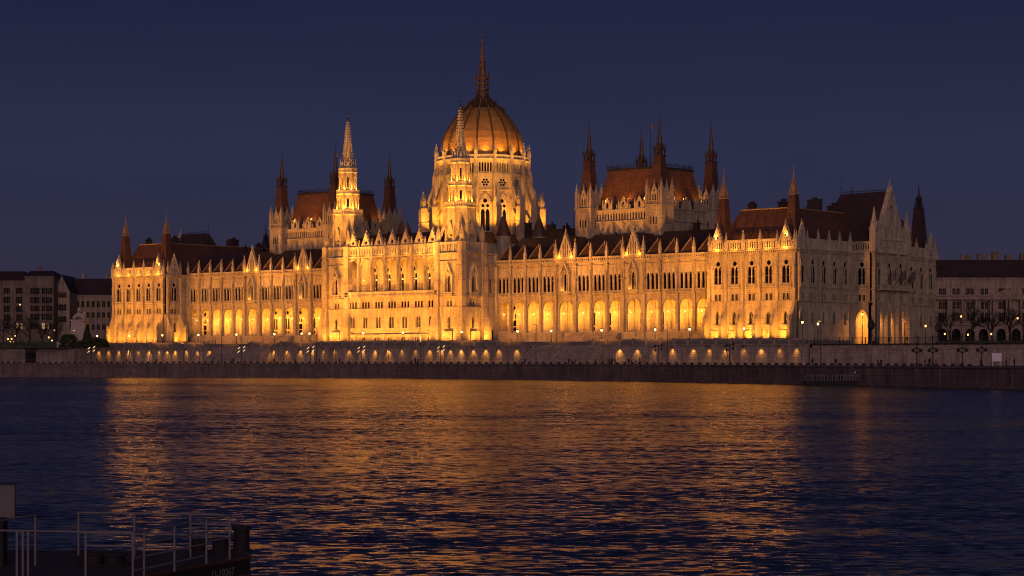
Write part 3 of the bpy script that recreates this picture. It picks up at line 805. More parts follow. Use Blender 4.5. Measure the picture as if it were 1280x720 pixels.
# ================= dome and drum
DC = (-134, 34.5)
HALL = MB(DC); HALL.frust(0,0,-1,19.5,29.5,19.5,16,PI/16); HALL.build('hall_wall', STONE, P)
hr = MB(DC); hr.frust(0,0,29.5,20.2,33.0,14.5,16,PI/16); hr.build('roof', ROOFD, P)
d = MB(); dr = 14.0; n = 16; ap = dr*math.cos(PI/16); side = 2*dr*math.sin(PI/16)
drum_holes = [lancet(side/2, 33.2, 44.2, 3.1)] + [circ(side/2, 47.9, 1.35, 12)] + [lancet(side/2+(i-2)*.82, 51.0, 53.9, .5, 2) for i in range(5)]
for k in range(n):
    a = k*22.5; ar_ = rad(a); nx, ny = math.sin(ar_), -math.cos(ar_); dx, dy = math.cos(ar_), math.sin(ar_)
    Ok = (DC[0]+nx*ap-dx*side/2, DC[1]+ny*ap-dy*side/2); d.frame(Ok, a)
    d.panel(rect(0,31,side,54.6), drum_holes, 0, .7, sides=False)
    archband(d, side/2, 38.5, 44.4, 3.2, .3, -.25, 0); d.box(0,-.35,50.2,side,0,50.5); d.box(-.05,-.6,54.6,side+.05,.6,55.0); d.box(0,-.3,45.6,side,0,45.8)
drum = d.build('drum', STONE, P)
dg = MB(DC); dg.frust(0,0,31,13.2,54.4,13.2,16,PI/16); dg.build('drum_glazing', GLASS, drum)
tr = MB()
for k in range(n):
    a = k*22.5; ar_ = rad(a); nx, ny = math.sin(ar_), -math.cos(ar_); dx, dy = math.cos(ar_), math.sin(ar_)
    Ok = (DC[0]+nx*ap-dx*side/2, DC[1]+ny*ap-dy*side/2); tr.frame(Ok, a)
    tr.panel(lancet(side/2, 33.2, 44.2, 3.1), [lancet(side/2-.72,33.4,40.0,1.2), lancet(side/2+.72,33.4,40.0,1.2), circ(side/2,42.4,.62), circ(side/2-.72,40.9,.5), circ(side/2+.72,40.9,.5)], .4, .1)
    tr.panel(circ(side/2,47.9,1.35,12), [circ(side/2,47.9,.32,8)]+[circ(side/2+.83*math.cos(q*PI/3), 47.9+.83*math.sin(q*PI/3), .37, 8) for q in range(6)], .3, .12)
    balustrade(tr, .1, side-.1, 55.1, 56.0, 0, pitch=.45, slot=.2)
tr.build('tracery', CARVED, drum)
for k in range(n):
    a = rad(11.25+22.5*k); ca, sa = math.cos(a), math.sin(a); dg_ = math.degrees(a)
    pr = MB(DC, dg_); pr.box(dr-.3,-.65,29,dr+1.3,.65,50.5); pr.prism_y([(dr-.3,50.5),(dr+1.3,50.5),(dr+.8,52.2),(dr-.3,52.2)],-.55,.55); pr.box(dr-.3,-.45,52,dr+.7,.45,55)
    pr.prism_y([(dr+1,48.6),(dr+1,46.8),(17.6,40.0),(17.6,41.8)], -.3, .3)        # flying buttress
    pr.prism_y([(dr+1,40.5),(dr+1,39.2),(17.6,35.2),(17.6,36.5)], -.25, .25)
    pr.box(17.3,-.75,25,19.4,.75,40.5); pr.box(17.1,-.9,36.0,19.6,.9,36.3); pr.box(17.2,-.85,40.4,19.5,.85,40.7)
    pr.build('buttress', STONE, drum)
    pinnacle(DC[0]+18.35*ca, DC[1]+18.35*sa, 40.6, 5.4, 1.45, dg_, drum)
    pinnacle(DC[0]+(dr+.3)*ca, DC[1]+(dr+.3)*sa, 55, 5.4, 1.05, dg_, drum)
prof = [(55.0,12.4),(57,12.55),(59,12.5),(61.3,12.1),(63.5,11.35),(65.8,10.1),(67.8,8.7),(69.6,7.15),(71.1,5.6),(72.4,4.2),(73.4,3.1),(74.4,2.3),(75.2,1.9)]
dm = MB(DC); dm.lathe(0,0,prof[:9],32,PI/16); dome = dm.build('dome', DOMEM, P, smooth=False)
cr = MB(DC); cr.lathe(0,0,[(z, r+.12) for z, r in prof[8:]],16,PI/16)
for k in range(16):                             # crown of little gabled lucarnes
    a = 11.25+22.5*k; cr.frame(DC, a)
    cr.frust(6.9,0,69.9,.28,72.0,.03); cr.prism_x([(-.7,70.0),(.7,70.0),(0,71.6)], 6.0, 6.5); cr.ball(4.6,0,72.3,.28)
    cr.frust(4.6,0,72.2,.22,73.9,.02)
cr.build('dome_crown', RIBM, dome)
for k in range(16):
    a = 11.25+22.5*k; rb = MB(DC, a)
    for i in range(len(prof)-2):
        rb.tube((prof[i][1]+.05,0,prof[i][0]), (prof[i+1][1]+.05,0,prof[i+1][0]), .27, .27, 5)
        for f_ in (.2,.7):
            x = prof[i][1]*(1-f_)+prof[i+1][1]*f_; z = prof[i][0]*(1-f_)+prof[i+1][0]*f_; rb.cbox(x+.35,0,z,.25,.25,.3)
    rb.build('rib', RIBM, dome)
ln = MB(DC)
ln.frust(0,0,74.8,2.3,76.0,2.0,8); ln.frust(0,0,76,1.2,82.4,1.05,8)
for k in range(8):
    a = rad(22.5+45*k); x, y = math.cos(a), math.sin(a)
    ln.tube((1.95*x,1.95*y,76),(1.95*x,1.95*y,80.2),.2,.16,5); ln.frust(2.0*x,2.0*y,80.0,.2,82.8,.02)
    ln.tube((1.95*x,1.95*y,80.2),(1.1*x,1.1*y,83.0),.14,.1,4)
for z, r in ((76.9,2.25),(78.6,2.05),(80.2,2.2),(83.0,1.25),(84.6,1.1)): ln.frust(0,0,z,r,z+.28,r,8)
ln.build('lantern', RIBM, dome)
sp = MB(DC); sp.frust(0,0,82.4,1.05,92.0,.12,8)
for k in range(8):
    for j in range(9):
        z = 83.2+j*.95; R = 1.05-.93*(z-82.4)/9.6; a = rad(22.5+45*k); sp.cbox((R+.05)*math.cos(a),(R+.05)*math.sin(a),z,.2,.2,.26)
sp.ball(0,0,92.3,.35); sp.tube((0,0,92),(0,0,97.2),.09,.04); sp.ball(0,0,94,.22); sp.build('spire', RIBM, dome)
for k in range(16):
    a = rad(22.5*k); ca, sa = math.cos(a), math.sin(a)
    if ca*FWD.x + sa*FWD.y > .45: continue
    lamp('SPOT', (DC[0]+19.6*ca, DC[1]+19.6*sa, 46.5), (DC[0]+9.0*ca, DC[1]+9.0*sa, 70.5), 3200*GL, (1,.42,.05), .3, 46, 1)
    lamp('SPOT', (DC[0]+13.7*ca, DC[1]+13.7*sa, 56.9), (DC[0]+11.2*ca, DC[1]+11.2*sa, 64), 200*GL, (1,.43,.06), .15, 130, 1)
    lamp('SPOT', (DC[0]+19.3*ca, DC[1]+19.3*sa, 33.2), (DC[0]+13*ca, DC[1]+13*sa, 47), 1900*GL*GY, YEL, .3, 110, 1)

# ================= chamber blocks
def chamber(cx, power):
    cy = 34.5; H = 12.6; z0 = 23.0
    faces = [((cx-H, cy-H), 0), ((cx+H, cy-H), 90), ((cx+H, cy+H), 180), ((cx-H, cy+H), 270)]
    b = MB()
    for (O2, a2) in faces:
        b.frame(O2, a2); W = 2*H
        holes = []
        for i in range(4): 
            c = 4.6+5.33*i
            holes += [lancet(c-.75,26.4,29.6,.8), lancet(c+.75,26.4,29.6,.8), lancet(c,27.2,31.0,1.0)] 
        holes = []
        for i in range(4):
            c = 4.6+5.33*i; holes += [lancet(c-1.15,26.4,29.4,.7), lancet(c,26.4,30.9,1.0), lancet(c+1.15,26.4,29.4,.7)]
        b.panel(rect(0,z0-2,W,33.6), holes, 0, .5)
        gal = [lancet(2.9+ (i+.5)*(W-5.8)/20, 34.2, 36.2, .5, 2) for i in range(20)]
        b.panel(rect(2.6,33.9,W-2.6,36.8), gal, .1, .4, back=True)
        b.box(0,-.45,33.5,W,0,33.9); b.box(2.6,-.3,36.8,W-2.6,.6,37.1)
        for i in range(3):
            c = W/2+(i-1)*5.6
            b.panel([(c-1.5,37.1),(c+1.5,37.1),(c+1.5,38.2),(c,40.6),(c-1.5,38.2)], [lancet(c,37.5,39.3,.9,2)], -.1, .4, back=True)
            for sx in (-1,1): b.cbox(c+sx*1.6,.1,36.9,.35,.5,2.0); b.frust(c+sx*1.6,.1,38.9,.22,40.2,.02)
        for i in range(9): b.cbox(3.4+i*(W-6.8)/8,.1,37.1,.28,.3,1.3)
    wl_ = b.build('chamber_wall', STONE, P)
    g = MB((cx,cy)); g.frust(0,0,z0-2,H-.55,36.9,H-.55); g.build('chamber_glazing', GLASS, wl_)
    prof = [(36.4,11.4),(38.0,11.0),(40.5,10.3),(43.5,9.5),(46.5,8.9),(48.4,8.6)]
    r = MB((cx,cy)); r.lathe(0,0,[(z, w*math.sqrt(2)) for z, w in prof],4,PI/4); roof = r.build('chamber_roof', ROOF, P)
    c = MB((cx,cy)); c.frust(0,0,48.3,8.8,48.9,8.8); 
    for k in range(4):
        c.frame((cx,cy), 90*k)
        for i in range(23): c.cbox(-8.6+i*.78,-8.6,48.9,.1,.1,1.0 if i%4 else 1.5)
        c.box(-8.7,-8.65,49.5,8.7,-8.55,49.6)
    c.build('roof_cresting', IRON, roof)
    for (sx, sy) in ((-1,-1),(1,-1),(1,1),(-1,1)):
        tx, ty = cx+sx*(H-.3), cy+sy*(H-.3)
        t = MB((tx,ty)); t.frust(0,0,z0-2,2.75,37.6,2.75); t.frust(0,0,37.4,3.1,37.8,3.1)
        for k in range(4):
            t.frame((tx,ty), 90*k)
            for xx in (-.9,0,.9): t.cbox(xx,-2.78,32.2,.42,.1,2.4)
            t.panel([(-1.1,37.8),(1.1,37.8),(1.1,41.2),(0,43.6),(-1.1,41.2)], [lancet(-.45,38.4,40.6,.5,2), lancet(.45,38.4,40.6,.5,2), circ(0,41.5,.3,6)], -2.6, .4, back=True)
            t.frust(0,-2.45,43.5,.14,44.8,.02)
            t.frust(-2.45,-2.45,37.8,.42,41.6,.38); t.frust(-2.45,-2.45,41.6,.5,45.0,.03)
            for xx in (-1.6,1.6): t.frust(xx,-2.6,37.8,.2,40.8,.17); t.frust(xx,-2.6,40.8,.24,43.0,.02)
            t.box(-2.5,-2.75,38.6,2.5,-2.6,38.8)
        tw = t.build('corner_tower', STONE, P)
        wd = MB((tx,ty)); 
        for k in range(4):
            wd.frame((tx,ty), 90*k)
            for xx in (-.9,0,.9): 
                h = lancet(xx,32.3,34.5,.34,2); wd.add([(p[0],-2.84,p[1]) for p in h], [tuple(range(len(h)))])
        wd.build('slit_window', GLASS, tw)
        s = MB((tx,ty)); s.frust(0,0,37.6,2.05,51.0,1.15); s.build('helm_roof', ROOF, tw)
        l = MB((tx,ty))
        l.cbox(0,0,51,2.9,2.9,.3); l.cbox(0,0,51.3,1.2,1.2,2.2)
        for ax in (-1,1):
            for ay in (-1,1): l.cbox(ax*.95,ay*.95,51.2,.3,.3,1.7); l.frust(ax*1.1,ay*1.1,52.4,.2,54.6,.02)
        for k in range(4): l.frame((tx,ty),90*k); l.prism_y([(-.9,52.8),(.9,52.8),(0,54.6)],-1.05,-.85)
        l.frame((tx,ty)); l.frust(0,0,53.0,.85,62.0,.07,8); l.ball(0,0,57,.3); l.ball(0,0,62.1,.18); l.tube((0,0,62),(0,0,64),.06,.03)
        l.build('lantern_spire', RIBM, tw)
    # floods
    for (O2, a2) in faces[:2]:
        for f_ in (.25,.75): 
            q = fpt(O2, a2, 2*H*f_, 5.5, 24.6 if a2 == 0 else 24.6); lamp('SPOT', q, fpt(O2, a2, 2*H*f_, 0, 34), 1700*power*GL, (1,.55,.2), .4, 120, 1)
        q = fpt(O2, a2, H+ (1.5 if a2==0 else -1.5), .1, 39.8); lamp('SPOT', q, fpt(O2, a2, H, -3.0, 42.5), 300*power*GL, ORA, .15, 120, 1)
        q = fpt(O2, a2, H*.5, .2, 39.5); lamp('SPOT', q, fpt(O2, a2, H*.5, -3.0, 43), 150*power*GL, ORA, .15, 130, 1)
        q = fpt(O2, a2, H*1.6, .2, 39.5); lamp('SPOT', q, fpt(O2, a2, H*1.6, -3.0, 43), 150*power*GL, ORA, .15, 130, 1)
chamber(-70.7, 1.0); chamber(-197.3, 1.1)
FLAGR = plain('flag_cloth', (.11,.085,.085), .9)
for cx_ in (-70.7, -197.3):
    m = MB((cx_,34.5)); m.tube((0,0,48.8),(0,0,62.6),.14,.06); fp = m.build('flagpole', IRON, P)
    m = MB((cx_,34.5), 20)
    for i in range(2): m.add([(.1+i*.35,.12*math.sin(i*1.4),60.6-i*.1),(.1+(i+1)*.35,.12*math.sin((i+1)*1.4),60.5-i*.1),(.1+(i+1)*.35,.12*math.sin((i+1)*1.4),61.9-i*.1),(.1+i*.35,.12*math.sin(i*1.4),62.0-i*.1)],[(0,1,2,3)])
    m.build('flag', FLAGR, fp)
for v_ in (31.6, 36.8, 41.6):
    m = MB(); m.tube((6.3,v_,14.6),(9.6,v_,18.6),.07,.05); fp = m.build('balcony_flagpole', IRON, P)
    m = MB()
    for i in range(4): m.add([(9.5-i*.5,v_+.15*math.sin(i*2),18.4-i*.6),(9.0-i*.5,v_+.15*math.sin(i*2+2),17.8-i*.6),(9.1-i*.5,v_+.2*math.sin(i*2+2),15.6-i*.25),(9.6-i*.5,v_+.2*math.sin(i*2),15.9-i*.2)],[(0,1,2,3)])
    m.build('flag', FLAGR, fp)

# ================= inner roofs between the chambers and the dome
for (x0, x1) in ((-119, -82), (-186, -149), (-58, -24), (-244, -210)):
    m = MB(); h = 33.6 if x0 in (-119,-186) else 31.0
    m.add([(x0,22,24),(x1,22,24),(x1,47,24),(x0,47,24),(x0,34.5,h),(x1,34.5,h)], [(0,1,5,4),(2,3,4,5),(0,4,3),(1,2,5)]); rr = m.build('roof', ROOFD, P)
    w = MB(); w.box(x0,22.2,-1,x1,46.8,24); w.build('court_wall', STONE, P)
    for i in range(5):
        xx = x0+4+i*(x1-x0-8)/4; ch = MB((xx, 33.5+(i%2)*2)); ch.cbox(0,0,h-3,1.6+.8*(i%2),1.3,5.0-(i%3)*.7); ch.cbox(0,0,h+1.9-(i%3)*.7,2.0+.8*(i%2),1.6,.25); ch.cbox(.4,0,h+2.1-(i%3)*.7,.4,.4,.8); ch.build('chimney', ROOFD, rr)
    an = MB(((x0+x1)/2+2,34.5)); an.tube((0,0,h),(0,0,h+6.5),.07,.03); an.cbox(0,0,h+5,1.2,.06,.06); an.build('antenna', IRON, rr)
for (x, y) in ((-113.5,20.5),(-107.5,29.5),(-154.5,20.5),(-160.5,29.5)):
    m = MB((x,y)); m.frust(0,0,22,2.1,31.2,2.1,8); m.build('stair_turret', STONE, P)
    q = MB((x,y)); q.frust(0,0,31.2,2.4,38.0,.1,8); q.tube((0,0,38),(0,0,39.2),.07,.02); q.build('turret_roof', ROOF, P)

exec_more = True
# ================= ground, quay, river
def quayZ(px):
    pts = [(-400,471.3),(0,471.3),(165,471.4),(330,471.6),(500,472.4),(650,474),(800,476.2),(930,478.8),(1100,482.6),(1280,487),(1700,498)]
    for (a, ya), (b, yb) in zip(pts, pts[1:]):
        if px <= b: y = ya+(yb-ya)*(px-a)/(b-a); break
    return (CAM.z-WATER)*FPX/(y-HY)
edge = [dist(px, quayZ(px)) for px in range(-400, 1701, 60)]
water = MB(); water.add([(-4000,-1500,WATER),(4000,-1500,WATER),(4000,400,WATER),(-4000,400,WATER)], [(0,1,2,3)])
WATERM, nt, b = newmat('river_water')
b.inputs['Base Color'].default_value = (.006,.006,.012,1); b.inputs['Roughness'].default_value = .13; b.inputs['IOR'].default_value = 1.333
g = N(nt, 'ShaderNodeNewGeometry')
mp = N(nt, 'ShaderNodeMapping'); nt.links.new(g.outputs['Position'], mp.inputs['Vector']); mp.inputs['Rotation'].default_value = (0,0,rad(-40.5)); mp.inputs['Scale'].default_value = (1,1.0,1)
acc = None
def ripple(scale, ax, ay, det, sx, off):
    global acc
    mm = N(nt, 'ShaderNodeMapping'); nt.links.new(mp.outputs[0], mm.inputs['Vector']); mm.inputs['Scale'].default_value = (sx,1,1); mm.inputs['Location'].default_value = (off,off*1.7,0)
    n = N(nt, 'ShaderNodeTexNoise', Scale=scale, Detail=det, Roughness=.6, Distortion=.35); nt.links.new(mm.outputs[0], n.inputs['Vector'])
    a = N(nt, 'ShaderNodeVectorMath', operation='SUBTRACT'); nt.links.new(n.outputs['Color'], a.inputs[0]); a.inputs[1].default_value = (.5,.5,.5)
    c = N(nt, 'ShaderNodeVectorMath', operation='MULTIPLY'); nt.links.new(a.outputs[0], c.inputs[0]); c.inputs[1].default_value = (ax,ay,0)
    if acc is None: acc = c.outputs[0]
    else:
        d_ = N(nt, 'ShaderNodeVectorMath', operation='ADD'); nt.links.new(acc, d_.inputs[0]); nt.links.new(c.outputs[0], d_.inputs[1]); acc = d_.outputs[0]
ripple(.025, .25, .25, 3, .5, 3.1)
ripple(.35, .4, .42, 6, .55, 11.7)
ripple(2.7, .8, 1.0, 7, .5, 23.0)
d_ = N(nt, 'ShaderNodeVectorMath', operation='ADD'); nt.links.new(acc, d_.inputs[0]); d_.inputs[1].default_value = (0,-.06,1)
vr = N(nt, 'ShaderNodeVectorRotate'); vr.rotation_type = 'Z_AXIS'; vr.inputs['Angle'].default_value = TH; nt.links.new(d_.outputs[0], vr.inputs['Vector'])
nz = N(nt, 'ShaderNodeVectorMath', operation='NORMALIZE'); nt.links.new(vr.outputs[0], nz.inputs[0]); nt.links.new(nz.outputs[0], b.inputs['Normal'])
tag(water.build('river_water', WATERM), kind='structure')
gr = MB(); gr.add([(-5000,-10.6,GROUND),(5000,-10.6,GROUND),(5000,5000,GROUND),(-5000,5000,GROUND)], [(0,1,2,3)])
tag(gr.build('ground', EARTH), kind='structure')
qr = MB(); vs = [(p.x,p.y,QUAY) for p in edge]; fs = []
k = len(vs); vs += [(p.x + (p.y+11)*-.0, -10.9, QUAY) for p in edge]
for i in range(k-1): fs.append((i,i+1,k+i+1,k+i))
qr.add(vs, fs); tag(qr.build('quay_road', ROADM), kind='structure')
qw = MB()
for i in range(len(edge)-1):
    p, q = edge[i], edge[i+1]; dv = (q-p); ln_ = dv.length; ag = math.degrees(math.atan2(dv.y, dv.x))
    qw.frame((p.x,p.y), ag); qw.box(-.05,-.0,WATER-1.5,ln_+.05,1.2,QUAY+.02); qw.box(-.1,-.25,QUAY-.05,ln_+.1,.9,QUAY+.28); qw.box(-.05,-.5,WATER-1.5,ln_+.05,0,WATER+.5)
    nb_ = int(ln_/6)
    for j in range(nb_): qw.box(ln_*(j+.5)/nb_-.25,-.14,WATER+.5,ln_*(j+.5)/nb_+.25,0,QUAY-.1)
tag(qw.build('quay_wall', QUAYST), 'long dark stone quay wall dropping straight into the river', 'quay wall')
te = MB(); te.box(-266,-10.2,GROUND-.2,9,10.2,0.0); te.box(-240.8,9.8,GROUND,-27.2,11.0,.01)
tag(te.build('terrace', PAVE), kind='structure')
ew = empty('embankment_wall', (-130,-11,QUAY)); tag(ew, 'pale stone embankment wall below the parliament, lit by a row of small downlights', 'wall')
m = MB(); m.box(-265,-11.0,QUAY-.3,10,-10.3,-1.0); m.box(-265.2,-11.35,-1.25,10.2,-10.2,-.95); m.box(-265,-11.25,QUAY-.3,10,-10.9,QUAY+.7)
for i in range(64): m.box(-263+i*4.3-.2,-11.18,QUAY,-263+i*4.3+.2,-10.9,-1.25)
for (a, c) in ((-270,-265),): m.add([(-265,-11,QUAY-.3),(-265,-11,-1),(-271,-4,-1),(-271,-4,QUAY-.3)],[(0,1,2,3)])
m.build('wall_face', ASHLAR, ew)
m = MB(); m.box(-263,-10.2,-1,-216,-9.8,.9) if False else None
for (a, c) in ((-264,-208),(-190,-80),(-58,9)): 
    m.box(a,-10.15,-1,c,-9.75,.35); m.box(a,-10.3,.35,c,-9.65,.5)
    for i in range(int((c-a)/4.3)): m.cbox(a+2+i*4.3,-9.95,-.95,.7,.7,1.6)
m.build('parapet', ASHLAR, ew)
lpx = [122.7,135,148,160,172.6,185.5,198,208,218,232,246.5,260.8,275,341.4,358,374.7,390,404,417.5,435.8,452.6,468.4,485,501.6,518.7,536.3,551,562.3,575.7,591,606.6,623,645.3,664,752.6,773.9,796,818,840,866,886,906.5,929,951,974,995]
fx = MB(); fx.box(-.28,-.12,-.14,.28,.2,.06); fx.mat(LAMPD); fx.add([(-.22,-.1,-.15),(.22,-.1,-.15),(.22,.12,-.15),(-.22,.12,-.15)],[(3,2,1,0)])
fx = MB(); fx.mat(IRON).box(-.28,-.12,-.12,.28,.25,.06); fx.mat(LAMPD).add([(-.22,-.11,-.13),(.22,-.11,-.13),(.22,.2,-.13),(-.22,.2,-.13)],[(3,2,1,0)])
fxm = mesh_of(fx, 'wall_lamp')
for px in lpx:
    u = u_on(px, -11.3); inst('wall_lamp', fxm, ew, (u,-11.62,-1.5))
    p = random.choice((.55,.8,1,1,1.2,1.5))
    lamp('SPOT', (u,-11.62,-1.66), (u,-11.15,-4.2), 120*p*GL, (1,.42,.06), .05, 88, 1)
# stairways
def stairs(xc, lab):
    s = empty('stone_stairway', (xc,-11,QUAY)); tag(s, lab, 'stairway')
    xu = -69.75 if xc > -134 else -198.25; m = MB(); w = 10.8
    for i in range(20):
        z = -1.0-(i+1)*.25; m.box(xc-w, -11.4-i*.36-.36, QUAY-.2, xc+w, -11.4-i*.36, z)
    m.build('steps', ASHLAR, s)
    for sx in (-1,1):
        c = MB(); c.prism_x([(-11.4,-.4),(-11.4,QUAY-.2),(-18.8,QUAY-.2),(-18.8,QUAY+.9)], xc+sx*w-.35, xc+sx*w+.35); c.build('side_wall', ASHLAR, s)
    m = MB()
    for i in range(8):                           # upper flight to the arcade
        m.box(xc-7+i*.0, 4.5-i*.5+.5-.5, 0, xc+7, 9.4, 2.7-.33*(8-i)+.33) if False else m.box(xu-8, 4.9+i*.5, 0, xu+8, 5.4+i*.5, .32*(i+1))
    m.build('upper_steps', ASHLAR, s)
stairs(-63.4, 'broad stone stairway to the quay below the right-hand arcade')
stairs(-189.5, 'broad stone stairway to the quay below the left-hand arcade')
# dim walls left and right of the lit stretch
def sidewall(x0, x1, lab, ztop=-2.2):
    m = MB(); m.box(x0,-11.0,QUAY-.3,x1,-10.4,ztop); m.box(x0-.1,-11.15,ztop,x1+.1,-10.2,ztop+.2); m.add([(x0,-10.5,ztop+.1),(x1,-10.5,ztop+.1),(x1,-9.5,GROUND),(x0,-9.5,GROUND)],[(0,1,2,3)])
    return tag(m.build('embankment_wall', ASHLAR), lab, 'wall')
sidewall(10.5, 420, 'long unlit stone embankment wall right of the parliament')
sidewall(u_on(45,-11), -266, 'unlit stone embankment wall between the dark passage and the parliament')
sidewall(-700, u_on(31,-11), 'unlit stone embankment wall at the far left beyond the dark passage')
m = MB(); xa, xb = u_on(31,-11), u_on(45,-11); m.box(xa,-10.9,-2.6,xb,-10.3,-1.2); m.box(xa,-4,QUAY,xb,-3.6,-1.2); m.box(xa+.01,-10.8,QUAY,xa+.3,-3.6,-1.3); m.box(xb-.3,-10.8,QUAY,xb-.01,-3.6,-1.3)
tag(m.build('underpass', ROADM), 'dark passage opening through the embankment wall at the far left', 'underpass')

# fences
def fence(x0, x1, y, z, lab, h=1.15):
    f = empty('iron_fence', ((x0+x1)/2,y,z)); tag(f, lab, 'fence')
    m = MB(); n = int((x1-x0)/.35)
    for i in range(n): m.cbox(x0+i*.35,y,z,.04,.04,h)
    m.box(x0,y-.03,z+h,x1,y+.03,z+h+.06); m.box(x0,y-.03,z+.15,x1,y+.03,z+.2); m.build('bars', IRON, f)
    for i in range(int((x1-x0)/3.5)+1): m = MB(); m.cbox(x0+i*3.5,y,z,.14,.14,h+.2); m.build('fence_post', IRON, f)
fence(11, 150, -9.8, GROUND-.5, 'black iron fence on the embankment wall right of the parliament', 1.9)
fence(-238, -210, -5.6, 0, 'iron railing on the terrace in front of the left arcade', 1.0)

# ---- street furniture
def lantern(x, y, z, h, lab, lit=True, grp='lit lantern posts along the terrace', glass=None):
    t = empty('street_lamp', (x,y,z)); tag(t, lab, 'street lamp', grp)
    m = MB((x,y)); m.frust(0,0,z,.22,z+.5,.15,8); m.frust(0,0,z+.5,.09,z+h-.6,.06,8); m.ball(0,0,z+h*.5,.12); m.cbox(0,0,z+h-.6,.5,.08,.08); m.build('post', IRON, t)
    g = MB((x,y)); g.lathe(0,0,[(z+h-.5,.1),(z+h-.35,.2),(z+h-.1,.23),(z+h+.02,.16)],8); g.build('lamp_glass', (glass or LAMPW) if lit else GLASS, t)
    c = MB((x,y)); c.lathe(0,0,[(z+h+.05,.3),(z+h+.2,.16),(z+h+.42,.02)],8); c.build('lamp_cap', IRON, t)
    return t
tl = [(121.5,'at the foot of the left pavilion'),(161.4,'before the left pavilion buttresses'),(203,'at the right edge of the left pavilion'),(248,'before the leftmost arcade bay'),(295.5,'below the left arcade, left of its stairway'),(343,'above the left stairway'),(377,'close left of its neighbour near the central block'),(386.8,'close right of its neighbour near the central block'),
      (454,'before the left half of the central block'),(503.5,'before the right half of the central block'),(577,'before the right spire tower'),(647,'before the first bays of the right arcade'),(689,'left of the right stairway'),(752,'at the middle of the right arcade'),(819,'right of the right stairway'),(862,'near the right end of the right arcade'),(930,'before the right pavilion buttresses')]
for px, s_ in tl: lantern(u_on(px,-9), -9, 0, 3.1, 'lit lantern post on the terrace '+s_)
lantern(u_on(1003,-3), -3, -1, 5.6, 'lit lantern post at the right corner of the right pavilion')
lantern(u_on(1022.5,-6), -6, -1.3, 5.4, 'lit lantern post just right of the right pavilion corner')
lantern(u_on(1078,-4), -4, -1, 7.3, 'tall lit lantern post before the dark end face porch', glass=LAMPD)
lantern(u_on(1157,-6), -6, -1, 4.3, 'lone lit lantern post right of the end face porch', glass=LAMPD)
for px, h, nm in ((1181,3.6,'leftmost lit lantern before the far right building'),(1210,3.4,'lit lantern between the bare trees'),(1239,3.6,'lit lantern under the far right pediment'),(1201.5,8.5,'tall yellow lamp before the far right arches'),(1272,8.0,'tall yellow lamp at the right edge')):
    q = dist(px, 560); lantern(q.x, q.y, GROUND, h, nm, grp='lamps on the far right street', glass=LAMPD)
for px, y, nm in ((10,423,'lit lamp low at the left edge'),(14.5,423,'second lit lamp from the left edge'),(13,427,'lowest lit lamp at the left edge'),(19,419,'small pale lamp before the far left building'),(61,421,'upper lit lamp before the far left building'),(65,425,'lower lit lamp left of the dark hedge'),(68,412,'pale lamp high on the far left street'),(25,380,'small lamp high against the far left facade'),(17,427,'lamp beside the lowest one at the left edge')):
    Z = 690; h = (HY-y)*Z/FPX + CAM.z - GROUND; q = dist(px, Z); lantern(q.x, q.y, GROUND, h, nm, grp='lamps on the far left street', glass=LAMPC if 'pale' in nm or 'small' in nm else LAMPD)
def mast(px, ytop, lab, lit=True):
    Z = quayZ(px)+2.0; q = dist(px, Z); zt = (HY-ytop)*Z/FPX+CAM.z; x, y = q.x, q.y
    t = empty('lamp_mast', (x,y,QUAY)); tag(t, lab, 'lamp post', 'tall slim lamp masts on the quay')
    m = MB((x,y)); m.frust(0,0,QUAY,.17,QUAY+1,.15,8); m.frust(0,0,QUAY+1,.11,zt,.06,8); m.tube((0,0,zt),(.25,-.7,zt+.25),.05,.04); m.build('pole', IRON, t)
    g = MB((x,y)); g.mat(IRON).box(.05,-1.2,zt+.2,.45,-.55,zt+.36); g.mat(LAMPC).box(.1,-1.15,zt+.12,.4,-.6,zt+.2); g.build('lamp_head', None, t)
for px, yt, s_ in ((95,414,'left of the parliament before the monument'),(167.6,415,'before the left pavilion'),(277,413,'before the left arcade'),(396,411,'left of the central block'),(526,410,'before the right end of the central block'),(670,407.5,'at the left edge of the right stairway'),(834,405.5,'before the right arcade'),(1026,402.5,'before the dark end face'),(230,430,'short one below the left pavilion return')):
    mast(px, yt, 'tall slim lamp mast on the quay '+s_)
def cluster(px, lab, lit=True, Zo=1.5):
    Z = quayZ(px)+Zo; q = dist(px, Z); x, y = q.x, q.y; z = QUAY
    t = empty('cluster_lamp', (x,y,z)); tag(t, lab, 'lamp post', 'four-headed lamp posts on the quay')
    m = MB((x,y), 40.5); m.frust(0,0,z,.28,z+.6,.2,8); m.frust(0,0,z+.6,.12,z+5.0,.08,8); m.ball(0,0,z+2.4,.2); m.build('post', IRON, t)
    for dx, dz in ((-.75,3.5),(.75,3.8),(-.65,4.5),(.8,4.8)):
        a = MB((x,y),40.5); a.tube((0,0,z+dz-.25),(dx,0,z+dz),.05,.05)
        ar_ = a.build('arm', IRON, t)
        h = MB((x,y),40.5)
        if lit: h.mat(LAMPC).tube((dx-.3,0,z+dz-.22),(dx+.3,0,z+dz+.28),.07,.09,6)
        else: h.mat(IRON).lathe(dx,0,[(z+dz-.3,.1),(z+dz,.26),(z+dz+.25,.22),(z+dz+.4,.03)],8)
        h.build('lamp_head', None, ar_)
for px, s_, l in ((114,'lit, at the left end of the lit wall',True),(301.6,'lit, left of the left stairway',True),(388,'lit, below the left edge of the central block',True),(451.5,'lit, below the middle of the central block',True),(551,'lit, below the right spire tower',True),(823,'unlit, right of the right stairway',False),(912,'unlit, before the right pavilion',False)):
    cluster(px, 'quay lamp post with four heads, '+s_, l)
